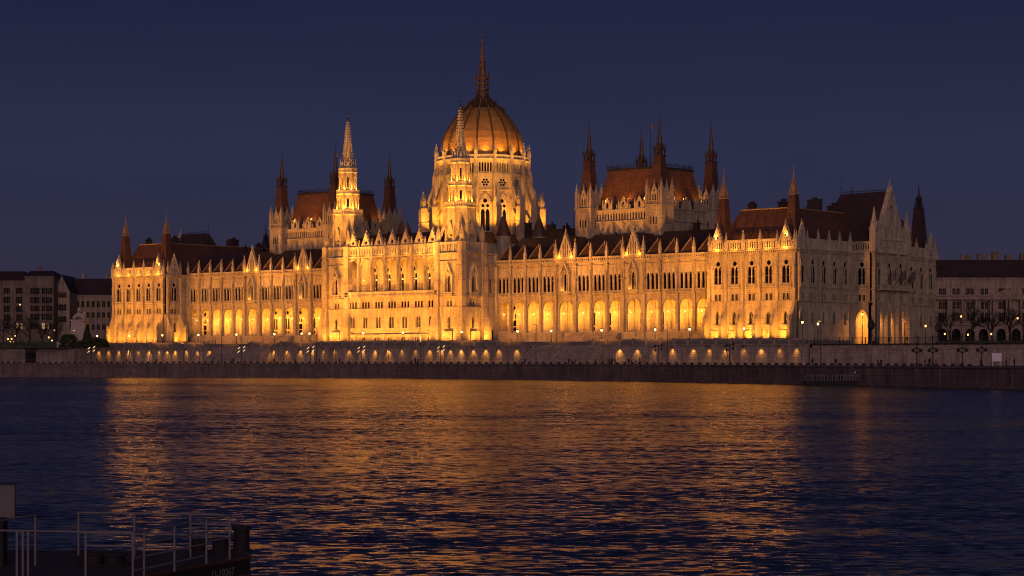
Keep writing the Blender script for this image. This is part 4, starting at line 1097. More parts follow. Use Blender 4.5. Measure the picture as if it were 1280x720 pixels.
def ringlamp(px, lab):
    Z = quayZ(px)+4; q = dist(px, Z); x, y = q.x, q.y; z = QUAY
    t = empty('ornate_lamp_post', (x,y,z)); tag(t, lab, 'lamp post', 'unlit ornate posts on the quay at the right')
    m = MB((x,y),40.5); m.frust(0,0,z,.32,z+.9,.2,8); m.frust(0,0,z+.9,.12,z+5.6,.07,8); m.frust(0,0,z+5.6,.15,z+6.3,.02,6); m.build('post', IRON, t)
    r = MB((x,y),40.5)
    for k in range(12):
        a, b_ = 2*PI*k/12, 2*PI*(k+1)/12; r.tube((.5*math.cos(a),0,z+3.2+.5*math.sin(a)),(.5*math.cos(b_),0,z+3.2+.5*math.sin(b_)),.1)
    for sx in (-1,1): r.ball(sx*.75,0,z+3.2,.3,8,1.2)
    r.build('ring_bracket', IRON, t)
for px, s_ in ((1146,'leftmost of the four'),(1166,'second from left of the four'),(1203,'second from right of the four'),(1227,'rightmost, beside the white board')): ringlamp(px, 'unlit ornate quay post with ring bracket, '+s_)
for px, ytop, v, lab in ((204.6,345,-3,'tall bare dark flagpole at the right corner of the left pavilion'),(996.3,310,-3.5,'tall bare dark flagpole at the right corner of the right pavilion'),(1095,309,16,'tall bare dark flagpole before the great end gable')):
    u = u_on(px, v); u = 9.5 if px > 1090 else u
    if px > 1090: # in front of the gable
        q = dist(px, 497); u, v = q.x, q.y
    Z = (Vector((u,v,0))-CAM).dot(FWD); zt = (HY-ytop)*Z/FPX+CAM.z
    t = empty('flagpole', (u,v,0)); tag(t, lab, 'flagpole')
    m = MB((u,v)); m.frust(0,0,-1 if u>0 else 0,.45,.9,.3,8); m.frust(0,0,.9,.2,zt,.12,8); m.build('pole', IRON, t)
    m = MB((u,v)); m.ball(0,0,zt+.15,.24); m.build('finial', GOLD, t)
for px, lab in ((1089,'big dark ornate lantern pillar before the end face porch'),(1173,'big dark ornate lantern pillar at the far corner of the end face')):
    Z = 486 if px < 1100 else 520; q = dist(px, Z); x, y = q.x, q.y; z = GROUND
    t = empty('lantern_pillar', (x,y,z)); tag(t, lab, 'lamp post')
    m = MB((x,y)); m.frust(0,0,z,.9,z+.8,.7,8); m.frust(0,0,z+.8,.28,z+3.6,.22,8); m.ball(0,0,z+2.2,.4); m.build('post', IRON, t)
    m = MB((x,y)); m.lathe(0,0,[(z+3.5,.3),(z+4.0,.85),(z+4.9,.95),(z+5.5,.6),(z+6.1,.25),(z+6.8,.03)],8); m.build('lamp_head', DARKM, t)
# blocks along the quay edge
bm_ = MB(); bm_.frust(0,0,0,.42,.1,.42,8); bm_.frust(0,0,.1,.38,.62,.34,8); bm_.frust(0,0,.62,.42,.72,.3,8); blk = mesh_of(bm_, 'bollard', BLOCKM)
px = 3.0
while px < 1215:
    if not (28 < px < 47):
        q = dist(px, quayZ(px)+1.6); o = inst('bollard', blk, None, (q.x,q.y,QUAY))
        tag(o, 'squat dark stone bollard in the long row on the quay edge', 'bollard', 'bollards on the quay edge')
    px += 7.4 + 2.4*px/1000 + random.uniform(-.25,.25)

# ---- people
def person_mesh(name, pose):
    # skeleton -> skin modifier -> one surface, hair and clothes as materials by height
    j = {}; 
    a, lean, arm = pose['stride'], pose['lean'], pose['arm']
    V = [(0,0,.95),(0,-lean*.4,1.15),(0,-lean*.8,1.38),(0,-lean,1.50),(0,-lean*1.05,1.62),(0,-lean*1.05,1.74),
         (.10,0,.90),(.11,-a*.5,.50),(.11,-a*.3-.0,.09),(.11,-a*.3-.16,.04),
         (-.10,0,.90),(-.11,a*.35,.50),(-.11,a*.85,.10),(-.11,a*.85-.15,.04),
         (.20,-lean*.8,1.40),(.25,-lean*.8+arm*.4,1.14),(.24,-lean*.8+arm*.2-.1,.90),
         (-.20,-lean*.8,1.40),(-.25,-lean*.8-arm*.4,1.14),(-.24,-lean*.8-arm*.6-.06,.90)]
    E = [(0,1),(1,2),(2,3),(3,4),(4,5),(0,6),(6,7),(7,8),(8,9),(0,10),(10,11),(11,12),(12,13),(2,14),(14,15),(15,16),(2,17),(17,18),(18,19)]
    R = [.15,.14,.15,.065,.10,.085,.095,.07,.045,.035,.095,.07,.045,.035,.065,.048,.035,.065,.048,.035]
    me = bpy.data.meshes.new(name); me.from_pydata(V, E, []); o = bpy.data.objects.new(name, me); COL.objects.link(o)
    md = o.modifiers.new('skin', 'SKIN'); me.skin_vertices.new() if not me.skin_vertices else None
    sv = me.skin_vertices[0].data
    for i, r in enumerate(R): sv[i].radius = (r*1.1, r) ; sv[i].use_root = (i == 0)
    sb = o.modifiers.new('sub', 'SUBSURF'); sb.levels = 1; sb.render_levels = 1
    dg_ = bpy.context.evaluated_depsgraph_get(); me2 = bpy.data.meshes.new_from_object(o.evaluated_get(dg_)); bpy.data.objects.remove(o)
    me2.name = name
    me2.materials.clear(); me2.materials.append(CLOTH2 if pose.get('pale') else CLOTH); me2.materials.append(SKIN); me2.materials.append(BLOCKM)
    for p in me2.polygons:
        z = p.center.z; y = p.center.y
        p.material_index = 1 if (z > 1.5 and z < 1.74 and y < -lean*1.0-.02) or (z < .93 and abs(p.center.x) > .19) else (2 if z > 1.58 or z < .5 else 0)
        p.use_smooth = True
    return me2
poses = [person_mesh('person', dict(stride=.32, lean=.04, arm=.2)), person_mesh('person', dict(stride=.02, lean=.01, arm=.02)), person_mesh('person', dict(stride=.18, lean=.12, arm=-.25)), person_mesh('person', dict(stride=.1, lean=0, arm=.1, pale=True))]
ppl = [(121,'at the left end of the lit wall'),(133,'below the left pavilion corner'),(158,'below the left pavilion'),(195.6,'below the right edge of the left pavilion'),(266,'below the left arcade'),(288,'left one of the pair left of the left stairway'),(291.5,'right one of the pair left of the left stairway'),(342.5,'at the right edge of the left stairway'),(369.5,'below the right end of the left arcade'),
 (399,'below the left spire tower'),(420,'left one of the pair below the central block'),(424.5,'right one of the pair below the central block'),(455,'below the middle of the central block'),(461,'right of the four-headed lamp below the centre'),(515,'leftmost of three below the right tower'),(519,'middle of three below the right tower'),(522.5,'rightmost of three below the right tower'),(656,'below the first right arcade bays'),
 (711,'leftmost of three below the right stairway'),(715,'middle of three below the right stairway'),(718.8,'rightmost of three below the right stairway'),(745,'alone at the right stairway'),(761.5,'left of the dense trio below the brightest wall light'),(765,'middle of the dense trio below the brightest wall light'),(769,'right of the dense trio below the brightest wall light'),(786,'first of four below the right arcade'),(789,'second of four below the right arcade'),(795,'third of four, shortest, below the right arcade'),(800,'last of four below the right arcade'),
 (1015.5,'left of the moored landing stage'),(1044.5,'behind the moored landing stage'),(1097,'left one of the pair right of the landing stage'),(1101.5,'right one of the pair right of the landing stage'),(1156,'between the two left ornate posts'),(1162,'just left of the second ornate post'),(1170,'just right of the second ornate post'),(1214.5,'in pale clothes between right ornate posts'),(1226,'beside the rightmost ornate post'),(1258,'right of the white board'),(1268,'at the far right edge of the quay')]
for i, (px, s_) in enumerate(ppl):
    q = dist(px, quayZ(px)+random.uniform(2.4,4.5)); k = 3 if 'pale' in s_ else random.randrange(3)
    sc = random.uniform(.94,1.06)*(.8 if 'shortest' in s_ else 1)
    o = inst('person', poses[k], None, (q.x,q.y,QUAY), random.choice((-60,20,40.5+90,40.5-90,200)), sc)
    tag(o, ('' if 'pale' in s_ else 'dark-clad ')+('walker ' if k in (0,2) else 'person standing ')+'on the quay '+s_, 'person', 'people on the quay')
for px, s_ in ((1111,'before the lit porch of the end face'),(1134,'right of the lit porch of the end face')):
    q = dist(px, 470); o = inst('person', poses[1], None, (q.x,q.y,GROUND), 30); tag(o, 'dark figure standing on the upper street '+s_, 'person', 'people on the upper street')

# ---- white board, landing stage
q = dist(1246, quayZ(1246)+3); bt = empty('notice_board', (q.x,q.y,QUAY)); tag(bt, 'blank white board on two legs at the right end of the quay', 'board')
m = MB((q.x,q.y),40.5); m.box(-.85,-.05,QUAY+1.15,.85,.05,QUAY+2.6); m.build('board_panel', WHITE, bt)
for sx in (-.75,.75): m = MB((q.x,q.y),40.5); m.cbox(sx,.1,QUAY,.08,.08,2.5); m.build('leg', WHITE, bt)
q = dist(1050, quayZ(1050)-4.5); st = empty('landing_stage', (q.x,q.y,WATER)); tag(st, 'dark moored landing stage with pale railings against the quay at the right', 'landing stage')
ag = 40.5-4
m = MB((q.x,q.y),ag); m.prism_y([(-7.0,WATER+.9),(-6.4,WATER-.3),(6.6,WATER-.3),(7.0,WATER+.9)],-1.8,1.8); m.build('hull', HULL, st)
m = MB((q.x,q.y),ag); m.box(-7,-1.8,WATER+.9,7,1.8,WATER+1.0); m.build('deck', DECK, st)
for (a, c) in ((-6.9,-2.6),(-1.6,1.0),(1.2,6.9)):
    m = MB((q.x,q.y),ag); n = int((c-a)/.5)
    for i in range(n+1): m.cbox(a+(c-a)*i/n,-1.7,WATER+1,.06,.06,1.05)
    m.box(a,-1.74,WATER+2.03,c,-1.66,WATER+2.1); m.build('railing', RAILP, st)
m = MB((q.x,q.y),ag); m.box(2.8,-.3,WATER+2.4,5.0,-.2,WATER+2.75); m.cbox(3,-.2,WATER+1,.08,.08,1.5); m.cbox(4.8,-.2,WATER+1,.08,.08,1.5); m.build('sign_panel', WHITE, st)
for x in (-6,-4.5,-2.8,-1.2,.2): m = MB((q.x,q.y),ag); m.lathe(x,.4,[(WATER+1,.3),(WATER+1.8,.34),(WATER+2.5,.2),(WATER+2.7,.03)],8); m.build('mooring_post', IRON, st)

# ---- neighbouring buildings
def house(px0, px1, Z, zc, zr, lab, rows, cols, name='town_house', mat=HOUSE, round_=False, ww=1.1, lit=(), gable_=False, depth=22, roofm=ROOFFAR):
    a = dist(px0, Z); L = (px1-px0)*Z/FPX; k = Z/FPX
    t = empty(name, (a.x,a.y,GROUND)); tag(t, lab, 'building')
    holes = []; O2 = (a.x,a.y); ag = 40.5; wins = []
    for ri, (y0, y1) in enumerate(rows):
        z1, z0 = (HY-y0)*k+CAM.z, (HY-y1)*k+CAM.z
        for ci, px in enumerate(cols):
            c = (px-px0)*k; h = roundarch(c, z0, z1, ww) if round_ else rect(c-ww/2, z0, c+ww/2, z1)
            holes.append(h); wins.append((h, (ri,ci) in lit, c, z0, z1))
    m = MB(O2, ag)
    out = [(0,GROUND),(L,GROUND),(L,zc)] + ([(L/2,zr)] if gable_ else []) + [(0,zc)]
    m.panel(out, holes, 0, .35); m.box(-.2,-.4,zc-.6,L+.2,.2,zc-.1) if not gable_ else None
    for (y0,y1) in rows: z0 = (HY-y1)*k+CAM.z; m.box(0,-.18,z0-.35,L,0,z0-.15)
    m.box(-.0,.36,GROUND,L,depth,zc-.05); m.build('wall', mat, t)
    for (h, l, c, z0, z1) in wins:
        w = MB(O2, ag); w.add([(p[0],.33,p[1]) for p in h], [tuple(range(len(h)))]); wo = w.build('window', LITWIN if l else GLASS, t)
        f = MB(O2, ag); f.box(c-.04,.2,z0,c+.04,.3,z1-.1); f.box(c-ww/2,.2,(z0+z1)/2-.03,c+ww/2,.3,(z0+z1)/2+.03); f.box(c-ww/2-.15,-.15,z0-.12,c+ww/2+.15,.1,z0); f.build('frame', mat, wo)
    r = MB(O2, ag)
    if gable_: r.add([(-.2,.2,zc),(L/2,.2,zr+.2),(L+.2,.2,zc),(-.2,depth,zc),(L/2,depth,zr+.2),(L+.2,depth,zc)], [(0,1,4,3),(1,2,5,4)])
    else: r.add([(-.3,-.3,zc),(L+.3,-.3,zc),(L-1,4.5,zr),(1,4.5,zr),(-.3,depth,zc),(L+.3,depth,zc)], [(0,1,2,3),(3,2,5,4),(0,3,4),(1,5,2)])
    ro = r.build('roof', roofm, t)
    for i in range(int(L/9)):
        c = MB(O2, ag); c.cbox(4+i*8.5,6,zr-2,1.2,1.0,3.6); c.cbox(4+i*8.5,6,zr+1.5,1.5,1.3,.2); c.build('chimney', mat, ro)
    return t, O2, L
house(-60, 31, 730, 24.0, 27.5, 'five-storey apartment house at the far left edge', [(360,367),(371,379),(382,390),(393,401),(404,411)], [-52,-48,-34,-30,-12,-8,6.5,10.5,22,26], lit={(4,8),(4,9)})
house(31, 67, 715, 25.0, 27.0, 'taller apartment house with balconies left of the gabled facade', [(360,367.5),(371.5,379),(382,389),(392,400),(404,411)], [40,43.5,47.5,54,59,63.5], lit={(4,3),(4,4)})
house(67, 87, 722, 19.5, 25.5, 'narrow church-like facade with a pointed gable at the left', [(365,372),(380,388),(395,403)], [73,77,81], round_=True, gable_=True, mat=HOUSE2)
house(87, 150, 735, 18.8, 25.0, 'long pale school-like building with dark roof behind the left pavilion', [(376,384),(390,397),(405,412)], [90.5,97,103.5,110,116.5,123,129.5,136,143], round_=True, mat=HOUSE2)
t, O2, L = house(1160, 1300, 640, 21.4, 27.3, 'arcaded stone ministry with columns and pediment right of the parliament', [(360.5,368),(377.5,386),(391,401)], [1175.5,1180.5,1192.5,1197.5,1210,1215,1228,1233,1250,1254.5,1262,1280,1288], name='ministry_building', mat=HOUSE2, ww=1.0)
k = 640/FPX
for i, px in enumerate((1184,1202,1219,1237,1241,1257,1261,1275)):
    m = MB(O2, 40.5); c = (px-1160)*k; m.frust(c,-1.3,6.9,.42,13.8,.36,10); m.frust(c,-1.3,13.8,.36,14.3,.6,8); m.cbox(c,-1.3,6.5,1.1,1.1,.5); m.build('column', HOUSE2, t)
m = MB(O2, 40.5); m.box(0,-2.0,14.3,L,0,15.2); m.box(0,-2.0,5.9,L,0,6.5); m.box(0,-1.0,13.3+2.0,L,0,15.6); m.build('cornice', HOUSE2, t)
holes = [roundarch((px-1160)*k, GROUND, 5.0, 2.9) for px in (1176.5,1193.5,1210.5,1227.5,1249.5,1268,1285)]
m = MB(O2, 40.5); m.panel(rect(0,GROUND,L,6.2), holes, -2.0, .7); m.box(0,-1.3,5.5,L,0,6.0); m.build('arcade_wall', HOUSE2, t)
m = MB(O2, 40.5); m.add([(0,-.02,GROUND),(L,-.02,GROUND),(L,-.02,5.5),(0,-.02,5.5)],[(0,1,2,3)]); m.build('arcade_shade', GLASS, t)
m = MB(O2, 40.5); m.prism_y([((1233-1160)*k,15.2),((1280-1160)*k,15.2),((1257-1160)*k,17.9)],-2.2,.0); m.build('pediment', HOUSE2, t)
m = MB(O2, 40.5)
for i in range(5): m.cbox(14+i*4.5,6+i%2,26,2.2,1.6,3.0+.5*(i%3))
m.build('chimney', HOUSE, t)
# row of distant roofs so the skyline does not end at the parliament
for i, (a, b_, zc, zr, s_) in enumerate(((-150,-60,20,25,'farthest left apartment block beyond the picture edge'),(1300,1400,20,26,'apartment block beyond the right edge'),)):
    house(a, b_, 760, zc, zr, s_, [(372,380),(390,398),(404,412)], [a+8+j*9 for j in range(9)])

# ---- monument
q = dist(98.5, 640); t = empty('monument', (q.x,q.y,GROUND)); tag(t, 'pale stone monument with a mounted figure on a tall pedestal left of the parliament', 'monument')
m = MB((q.x,q.y),40.5); m.box(-6.5,-2.5,GROUND,5.5,2.5,GROUND+1.8); m.frust(0,0,GROUND+1.8,2.4,GROUND+8.4,2.0); m.frust(0,0,GROUND+8.4,2.4,GROUND+8.9,2.4); m.build('pedestal', MONU, t)
sk = [(-1.5,0,8.9),(-1.4,0,10.2),(1.3,0,10.2),(1.5,0,8.9),(0,0,10.4),(0,0,12.0),(0,0,12.9),(1.9,0,11.4),(.7,0,11.6),(-1.9,0,9.4),(2.4,0,11.1)]
me = bpy.data.meshes.new('equestrian_figure'); me.from_pydata([(x,y,z+GROUND) for x,y,z in sk], [(0,1),(1,4),(4,2),(2,3),(4,5),(5,6),(2,7),(5,8),(1,9),(7,10)], []); o = bpy.data.objects.new('equestrian_figure', me); COL.objects.link(o)
o.modifiers.new('skin','SKIN')
for v, r in zip(me.skin_vertices[0].data, (.3,.7,.6,.28,.6,.5,.3,.35,.2,.15,.22)): v.radius = (r,r)
ss = o.modifiers.new('s','SUBSURF'); ss.levels = 2; ss.render_levels = 2
me2 = bpy.data.meshes.new_from_object(o.evaluated_get(bpy.context.evaluated_depsgraph_get())); bpy.data.objects.remove(o)
me2.materials.clear(); me2.materials.append(MONU); inst('equestrian_figure', me2, t, (q.x,q.y,0), 40.5)

# ---- trees and bushes
def bare_tree(px, Z, h, lab, seed, spread=.5, grp='bare trees on the right street'):
    R_ = random.Random(seed); q = dist(px, Z, GROUND); t = empty('bare_tree', q); tag(t, lab, 'tree', grp)
    tk = MB(); br = MB(); L0 = h*.3
    top = Vector((q.x+R_.uniform(-.3,.3),q.y,GROUND+L0)); tk.tube(q, top, h*.028, h*.02, 7)
    def grow(p, d, l, r, lev):
        if lev == 0 or r < .008: return
        e = p + d*l; br.tube(p, e, r, r*.62, 5 if lev > 3 else 3)
        for k in range(R_.choice((2,3,3)) if lev > 1 else 3):
            nd = (d + Vector((R_.gauss(0,spread),R_.gauss(0,spread),R_.gauss(.08,spread*.6)))).normalized()
            grow(p + d*l*R_.uniform(.55,1), nd, l*R_.uniform(.62,.85), r*.62, lev-1)
    for k in range(4):
        d = Vector((R_.gauss(0,.45),R_.gauss(0,.45),1)).normalized(); grow(top - Vector((0,0,R_.uniform(0,L0*.2))), d, h*.22, h*.016, 6)
    tk.build('trunk', BARK, t); br.build('crown', BARK, t)
for i, (px, h, s_) in enumerate(((1188,13,'leftmost bare tree right of the parliament'),(1213,15,'bare tree before the arches of the right-hand building'),(1240,13.5,'bare tree left of the pediment'),(1262,15,'bare tree before the pediment'),(1280,14,'bare tree at the right picture edge'))):
    bare_tree(px, 585+7*i, h, s_, i+3)
for i, (px, h, s_) in enumerate(((4,13,'bare tree at the left picture edge'),(20,12,'bare tree before the leftmost apartment house'),(37,14,'bare tree before the balconied apartment house'),(52,12,'bare tree left of the dark hedge'),(68,11,'bare tree before the gabled facade'))):
    bare_tree(px, 690, h, s_, i+20, grp='bare trees on the left street')
def bush(px, Z, w, h, lab, conical=False, seed=1, wpx=None):
    R_ = random.Random(seed); q = dist(px, Z, GROUND); t = empty('evergreen_tree' if conical else 'bush', q); tag(t, lab, 'tree' if conical else 'bush')
    m = MB()
    for i in range(int(500+w*h*45)):
        a = R_.uniform(0,2*PI); zz = R_.random(); prof = (1-zz)**.8 if conical else math.sqrt(max(0,1-(zz*1.05-.15)**2))
        rr = w/2*prof*(.55+.5*R_.random()); c = Vector((q.x+rr*math.cos(a)*(1 if conical else 1), q.y+rr*math.sin(a), GROUND+zz*h))
        s_ = R_.uniform(.12,.3); u = Vector((R_.gauss(0,1),R_.gauss(0,1),R_.gauss(0,1))).normalized()*s_; v_ = u.cross(Vector((R_.gauss(0,1),R_.gauss(0,1),R_.gauss(0,1)))).normalized()*s_
        m.add([tuple(c-u),tuple(c+v_),tuple(c+u),tuple(c-v_)], [(0,1,2,3)])
    m.build('crown', LEAF, t)
    k = MB((q.x,q.y)); k.frust(0,0,GROUND,.18,GROUND+h*.7,.06,6); k.build('trunk', BARK, t)
bush(86, 625, 6.0, 4.0, 'round dark bush left of the monument', seed=1)
bush(109, 625, 4.2, 7.2, 'dark pointed evergreen right of the monument', True, 2)
bush(103, 618, 4.0, 1.9, 'low dark bush at the foot of the monument', seed=3)
bush(117, 622, 6.5, 3.0, 'low dark bush between monument and parliament', seed=4)
bush(126, 630, 5, 2.7, 'low dark bush touching the left pavilion', seed=9)
def hedge(px0, px1, Z, h, lab, seed):
    R_ = random.Random(seed); a = dist(px0, Z, GROUND); L = (px1-px0)*Z/FPX; m = MB((a.x,a.y), 40.5)
    for i in range(int(L*h*18)):
        c = Vector((R_.uniform(0,L), R_.gauss(0,.5), GROUND+h*R_.random()**.8*(.85+.15*math.sin(i)))); s_ = R_.uniform(.12,.28)
        u = Vector((R_.gauss(0,1),R_.gauss(0,1),R_.gauss(0,1))).normalized()*s_; v_ = u.cross(Vector((R_.gauss(0,1),R_.gauss(0,1),R_.gauss(0,1)))).normalized()*s_
        m.add([tuple(c-u),tuple(c+v_),tuple(c+u),tuple(c-v_)], [(0,1,2,3)])
    m.box(0,-.3,GROUND,L,.3,GROUND+h*.75)
    tag(m.build('hedge', LEAF), lab, 'hedge')
hedge(-60, 84, 665, 2.6, 'long dark hedge behind the wall at the left', 5)
hedge(1172, 1330, 560, 1.9, 'long dark clipped hedge before the right-hand building', 6)

# ---- the pontoon in the foreground (local x = right, y = away)
PO = CAM + Vector((0,0,0)); PF = (CAM.x, CAM.y); DZ = -8.95
pt = empty('pontoon', (PF[0],PF[1],WATER)); pc = CAM + RIGHT*-9.5 + FWD*44; pt.location = (pc.x,pc.y,WATER); WL[pt.name] = Vector((pc.x,pc.y,WATER))
tag(pt, 'dark steel river pontoon with thin pale tube railings in the near left corner', 'pontoon')
deck = [(-16,39.0),(-9.45,39.0),(-6.15,47.0),(-7.0,47.9),(-16,47.9)]
m = MB(PF, 40.5)
def slab(m, poly, z0, z1):
    n = len(poly); m.add([(p[0],p[1],z0) for p in poly]+[(p[0],p[1],z1) for p in poly], [(i,(i+1)%n,n+(i+1)%n,n+i) for i in range(n)]+[tuple(range(n))[::-1],tuple(range(n,2*n))])
slab(m, deck, WATER-.5, DZ-.02); 
m.build('hull', HULL, pt)
m = MB(PF, 40.5); slab(m, [(p[0]-.05,p[1]-.05) for p in deck], DZ-.02, DZ+.0); m.build('deck', DECK, pt)
m = MB(PF, 40.5); m.tube((-9.45,39,DZ-.08),(-6.15,47,DZ-.08),.07); m.tube((-9.45,39,DZ-.5),(-6.15,47,DZ-.5),.05); m.build('rubbing_strake', RIBM, pt)
def rail(pts, hs, posts, name='railing'):
    m = MB(PF, 40.5)
    for h in hs:
        for p, q in zip(pts, pts[1:]): m.tube((p[0],p[1],DZ+h),(q[0],q[1],DZ+h),.021,n=8)
    for p in posts: m.tube((p[0],p[1],DZ),(p[0],p[1],DZ+hs[0]),.025,n=8)
    return m.build(name, RAILP, pt)
def cp_(px, y, z):                        # pixel on a level -> local right/away
    Z = (CAM.z-z)*FPX/(y-HY); return ((px-640)/FPX*Z, Z)
HT = DZ+1.0
a = [cp_(-40,662.6,HT), cp_(60,664,HT), cp_(166,665.5,HT)]
rail(a, (1.0,), [cp_(28.5,664,HT), cp_(107,665,HT), cp_(21,664,HT), cp_(35,664,HT)])
rail([cp_(107,665,HT), cp_(166,665.5,HT)], (.72,), [])
b3 = [cp_(166,665.5,HT), cp_(180,663,HT), cp_(218,656.5,HT), cp_(258,649.2,HT)]
rail(b3, (1.0,.73,.46,.2), b3)
c3 = [cp_(98,640.5,HT), cp_(168,641.5,HT), cp_(238,642.5,HT), cp_(287,644.5,HT)]
rail(c3, (1.0,.52), c3); rail(c3[2:], (.78,), []); rail([c3[3], b3[3]], (1.0,.5), [])
rail([cp_(-40,662,HT+.12), cp_(0,651,HT+.12), cp_(44,644,HT+.12)], (1.12,), [cp_(44,644,HT+.12)])
for px, y, r, h in ((302,690,.19,.62),(248,690,.17,.3),(276,690,.2,.33),(116,706,.24,.28),(143,706,.24,.26)):
    X, Z = cp_(px, y, DZ); bo = MB(PF, 40.5); bo.frust(X,Z,DZ,r*1.5,DZ+.05,r*1.5,16); bo.frust(X,Z,DZ+.05,r,DZ+h*.85,r,28); bo.frust(X,Z,DZ+h*.85,r*1.25,DZ+h,r*1.2,28); bo.build('mooring_bollard', HULL, pt)
X, Z = cp_(19, 645, -7.83); m = MB(PF, 40.5); m.box(-15,43.9,-7.85,-10.92,44.0,-7.13); m.build('cabin_panel', CABINP, pt)
m = MB(PF, 40.5); m.box(-15,43.85,-7.13,-10.9,44.05,-7.11); m.box(-15,44.0,DZ,-11.2,44.4,-7.85); m.build('cabin_trim', HULL, pt)
cu = bpy.data.curves.new('hull_number', 'FONT'); cu.body = 'U-10267'; cu.size = .27; cu.extrude = .004; cu.space_character = 1.05
tmp = bpy.data.objects.new('hull_number', cu); COL.objects.link(tmp); me = bpy.data.meshes.new_from_object(tmp.evaluated_get(bpy.context.evaluated_depsgraph_get())); bpy.data.objects.remove(tmp)
me.materials.clear(); me.materials.append(RAILP)
dirx, diry = 3.3, 8.0; ln_ = math.hypot(dirx, diry); t0 = None
best = min((abs(((-9.45+dirx*s_)/(39+diry*s_)*FPX+640)-264), s_) for s_ in [i/500 for i in range(500)])[1]
lx, ly = -9.45+dirx*best+.02, 39+diry*best
wp = CAM + RIGHT*lx + FWD*ly
o = inst('hull_number', me, pt, (wp.x,wp.y,DZ-.42)); o.rotation_euler = (rad(90),0,rad(40.5)+math.atan2(diry,dirx))

# ================= facade floodlights along the quay
for i in range(17):
    u = -262 + i*16.2
    if u > -2: break
    v = 10 if (-241 < u < -161 or -107 < u < -27) else (-5 if -161 <= u <= -107 else 0)
    lamp('SPOT', (u, -28, 3.6), (u-1, v, 17.5), 10300*GL*(1.12 if v == -5 else 1)*random.uniform(.88,1.12), (1,.345,.025), .4, 74, 1)
# narrow beams from the quay onto the towers, the chambers and the drum
for cx_ in (-111.5, -156.5):
    for du in (-14, 22):
        lamp('SPOT', (cx_+du,-29,-1.2), (cx_,-.5,52), 74000*GL, YEL, .5, 28, 1)
for cx_ in (-70.7, -197.3):
    lamp('SPOT', (cx_-8,-29,-1.2), (cx_,22,36), 24000*GL, (1,.38,.07), .5, 30, 1)
    lamp('SPOT', (cx_+66,-29,-1.2), (cx_+12.6,34,36), 30000*GL, (1,.38,.07), .5, 18, 1)
for px_, py_, pz_ in ((-95,1,27),(-173,1,27),(-134,-1,30)):
    lamp('SPOT', (px_,py_,pz_), (-134,32,67), 26000*GL, (1,.42,.055), .5, 34, 1)
for du in (-26, 34):
    lamp('SPOT', (-134+du,-30,-1.2), (-134,24,62), 60000*GL, (1,.40,.055), .5, 26, 1)
# ground uplights at the central block and towers
for u in [-149+i*4.3 for i in range(8)]:
    lamp('SPOT', (u, -9.3, .4), (u, -5, 9), 420*GL*GY, YEL, .2, 140, 1)
for u in (-158.5,-154.5,-113.5,-109.5): lamp('SPOT', (u,-9.6,.4), (u,-5,8), 600*GL*GY, YEL, .2, 140, 1)
for v in (-2,3): lamp('SPOT', (-102.6,v,.4), (-107,v,8), 500*GL*GY, YEL, .2, 140, 1)
# central cornice: lights washing the balustrade and gablets
for u in [-149+i*5.3 for i in range(7)]: lamp('POINT', (u, -6.4, 25.9), None, 30*GL*GY, YEL, .1)
for (x0) in (-268,-27):
    for c in PB: lamp('POINT', (x0+c, -1.3, 23.3), None, 42*GL*GY, YEL, .1)
    for c in PB[1:4]: lamp('SPOT', (x0+c, 0.9, 23.6), (x0+c, 6, 32), 160*GL, ORA, .15, 130, 1)
    for xx in (3,24): lamp('SPOT', (x0+xx, -.6, 25.8), (x0+xx, 3, 39), 420*GL, ORA, .15, 90, 1)

# ================= sky, dusk glow, camera
W = bpy.data.worlds.new('World'); S.world = W; W.use_nodes = True; wn = W.node_tree
tc = N(wn, 'ShaderNodeTexCoord'); sx = N(wn, 'ShaderNodeSeparateXYZ'); wn.links.new(tc.outputs['Generated'], sx.inputs[0])
sk = N(wn, 'ShaderNodeTexSky'); sk.sky_type = 'NISHITA'; sk.sun_disc = False; sk.sun_elevation = rad(-3.0); sk.sun_rotation = rad(150)
sk.altitude = 100; sk.air_density = 1.0; sk.dust_density = 1.0; sk.ozone_density = 6.0
cr_ = N(wn, 'ShaderNodeValToRGB'); wn.links.new(sx.outputs[2], cr_.inputs[0]); e = cr_.color_ramp.elements
for pos, col in ((0,(.036,.026,.040)),(.05,(.030,.0285,.058)),(.10,(.0255,.0295,.070)),(.18,(.0145,.0175,.050)),(.6,(.007,.009,.030))):
    k_ = e[0] if pos == 0 else e.new(pos); k_.color = (*col, 1)
e[len(e)-1].color = (.008,.009,.034,1)
dp = N(wn, 'ShaderNodeVectorMath', operation='DOT_PRODUCT'); wn.links.new(tc.outputs['Generated'], dp.inputs[0]); dp.inputs[1].default_value = (.45,-.89,.0)
gw = N(wn, 'ShaderNodeValToRGB'); wn.links.new(dp.outputs['Value'], gw.inputs[0]); gw.color_ramp.elements[0].position = .15; gw.color_ramp.elements[0].color = (0,0,0,1); gw.color_ramp.elements[1].position = 1; gw.color_ramp.elements[1].color = (.24,.14,.16,1)
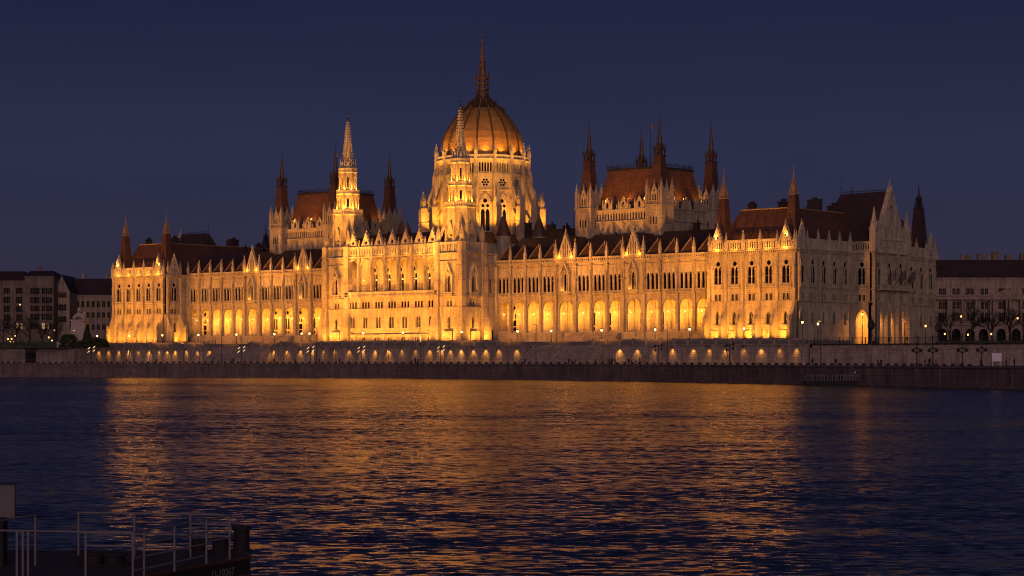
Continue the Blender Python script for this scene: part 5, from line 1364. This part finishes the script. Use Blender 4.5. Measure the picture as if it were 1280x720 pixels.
ad = N(wn, 'ShaderNodeMix'); ad.data_type = 'RGBA'; ad.blend_type = 'ADD'; ad.inputs[0].default_value = 1; wn.links.new(cr_.outputs[0], ad.inputs[6]); wn.links.new(gw.outputs[0], ad.inputs[7])
ad2 = N(wn, 'ShaderNodeMix'); ad2.data_type = 'RGBA'; ad2.blend_type = 'ADD'; ad2.inputs[0].default_value = .05; wn.links.new(ad.outputs[2], ad2.inputs[6]); wn.links.new(sk.outputs[0], ad2.inputs[7])
hm = N(wn, 'ShaderNodeMapping'); wn.links.new(tc.outputs['Generated'], hm.inputs['Vector']); hm.inputs['Scale'].default_value = (1,1,5)
hn = N(wn, 'ShaderNodeTexNoise', Scale=2.2, Detail=5.0, Roughness=.55); wn.links.new(hm.outputs[0], hn.inputs['Vector'])
hz_ = mix(wn, ad2.outputs[2], ramp(wn, hn.outputs['Fac'], (.90,.90,.93), (1.10,1.07,1.04), .3, .7), 1.0)
wn.links.new(hz_, wn.nodes['Background'].inputs[0]); wn.nodes['Background'].inputs[1].default_value = 1.0
sl = bpy.data.lights.new('dusk_sun', 'SUN'); sl.energy = .62; sl.color = (1,.66,.62); sl.angle = rad(30)
so = bpy.data.objects.new('dusk_sun', sl); COL.objects.link(so); so.rotation_euler = Vector((-.75,.75,-.12)).to_track_quat('-Z','Y').to_euler()

cam = bpy.data.cameras.new('Camera'); co = bpy.data.objects.new('Camera', cam); COL.objects.link(co); S.camera = co
co.location = CAM; co.rotation_euler = (rad(90), 0, TH)
cam.sensor_width = 36; cam.lens = FPX/1280*36; cam.shift_y = (HY-360)/1280; cam.clip_start = .5; cam.clip_end = 12000
S.view_settings.view_transform = 'Standard'; S.view_settings.look = 'None'; S.view_settings.exposure = 0; S.view_settings.gamma = 1
S.render.engine = 'CYCLES'
S.cycles.use_denoising = True; S.cycles.pixel_filter_type = 'BLACKMAN_HARRIS'; S.cycles.filter_width = 1.15
try: S.cycles.denoiser = 'OPENIMAGEDENOISE'
except Exception: pass
S.cycles.max_bounces = 6; S.cycles.diffuse_bounces = 3; S.cycles.glossy_bounces = 3; S.cycles.sample_clamp_indirect = 4
S.cycles.use_light_tree = True
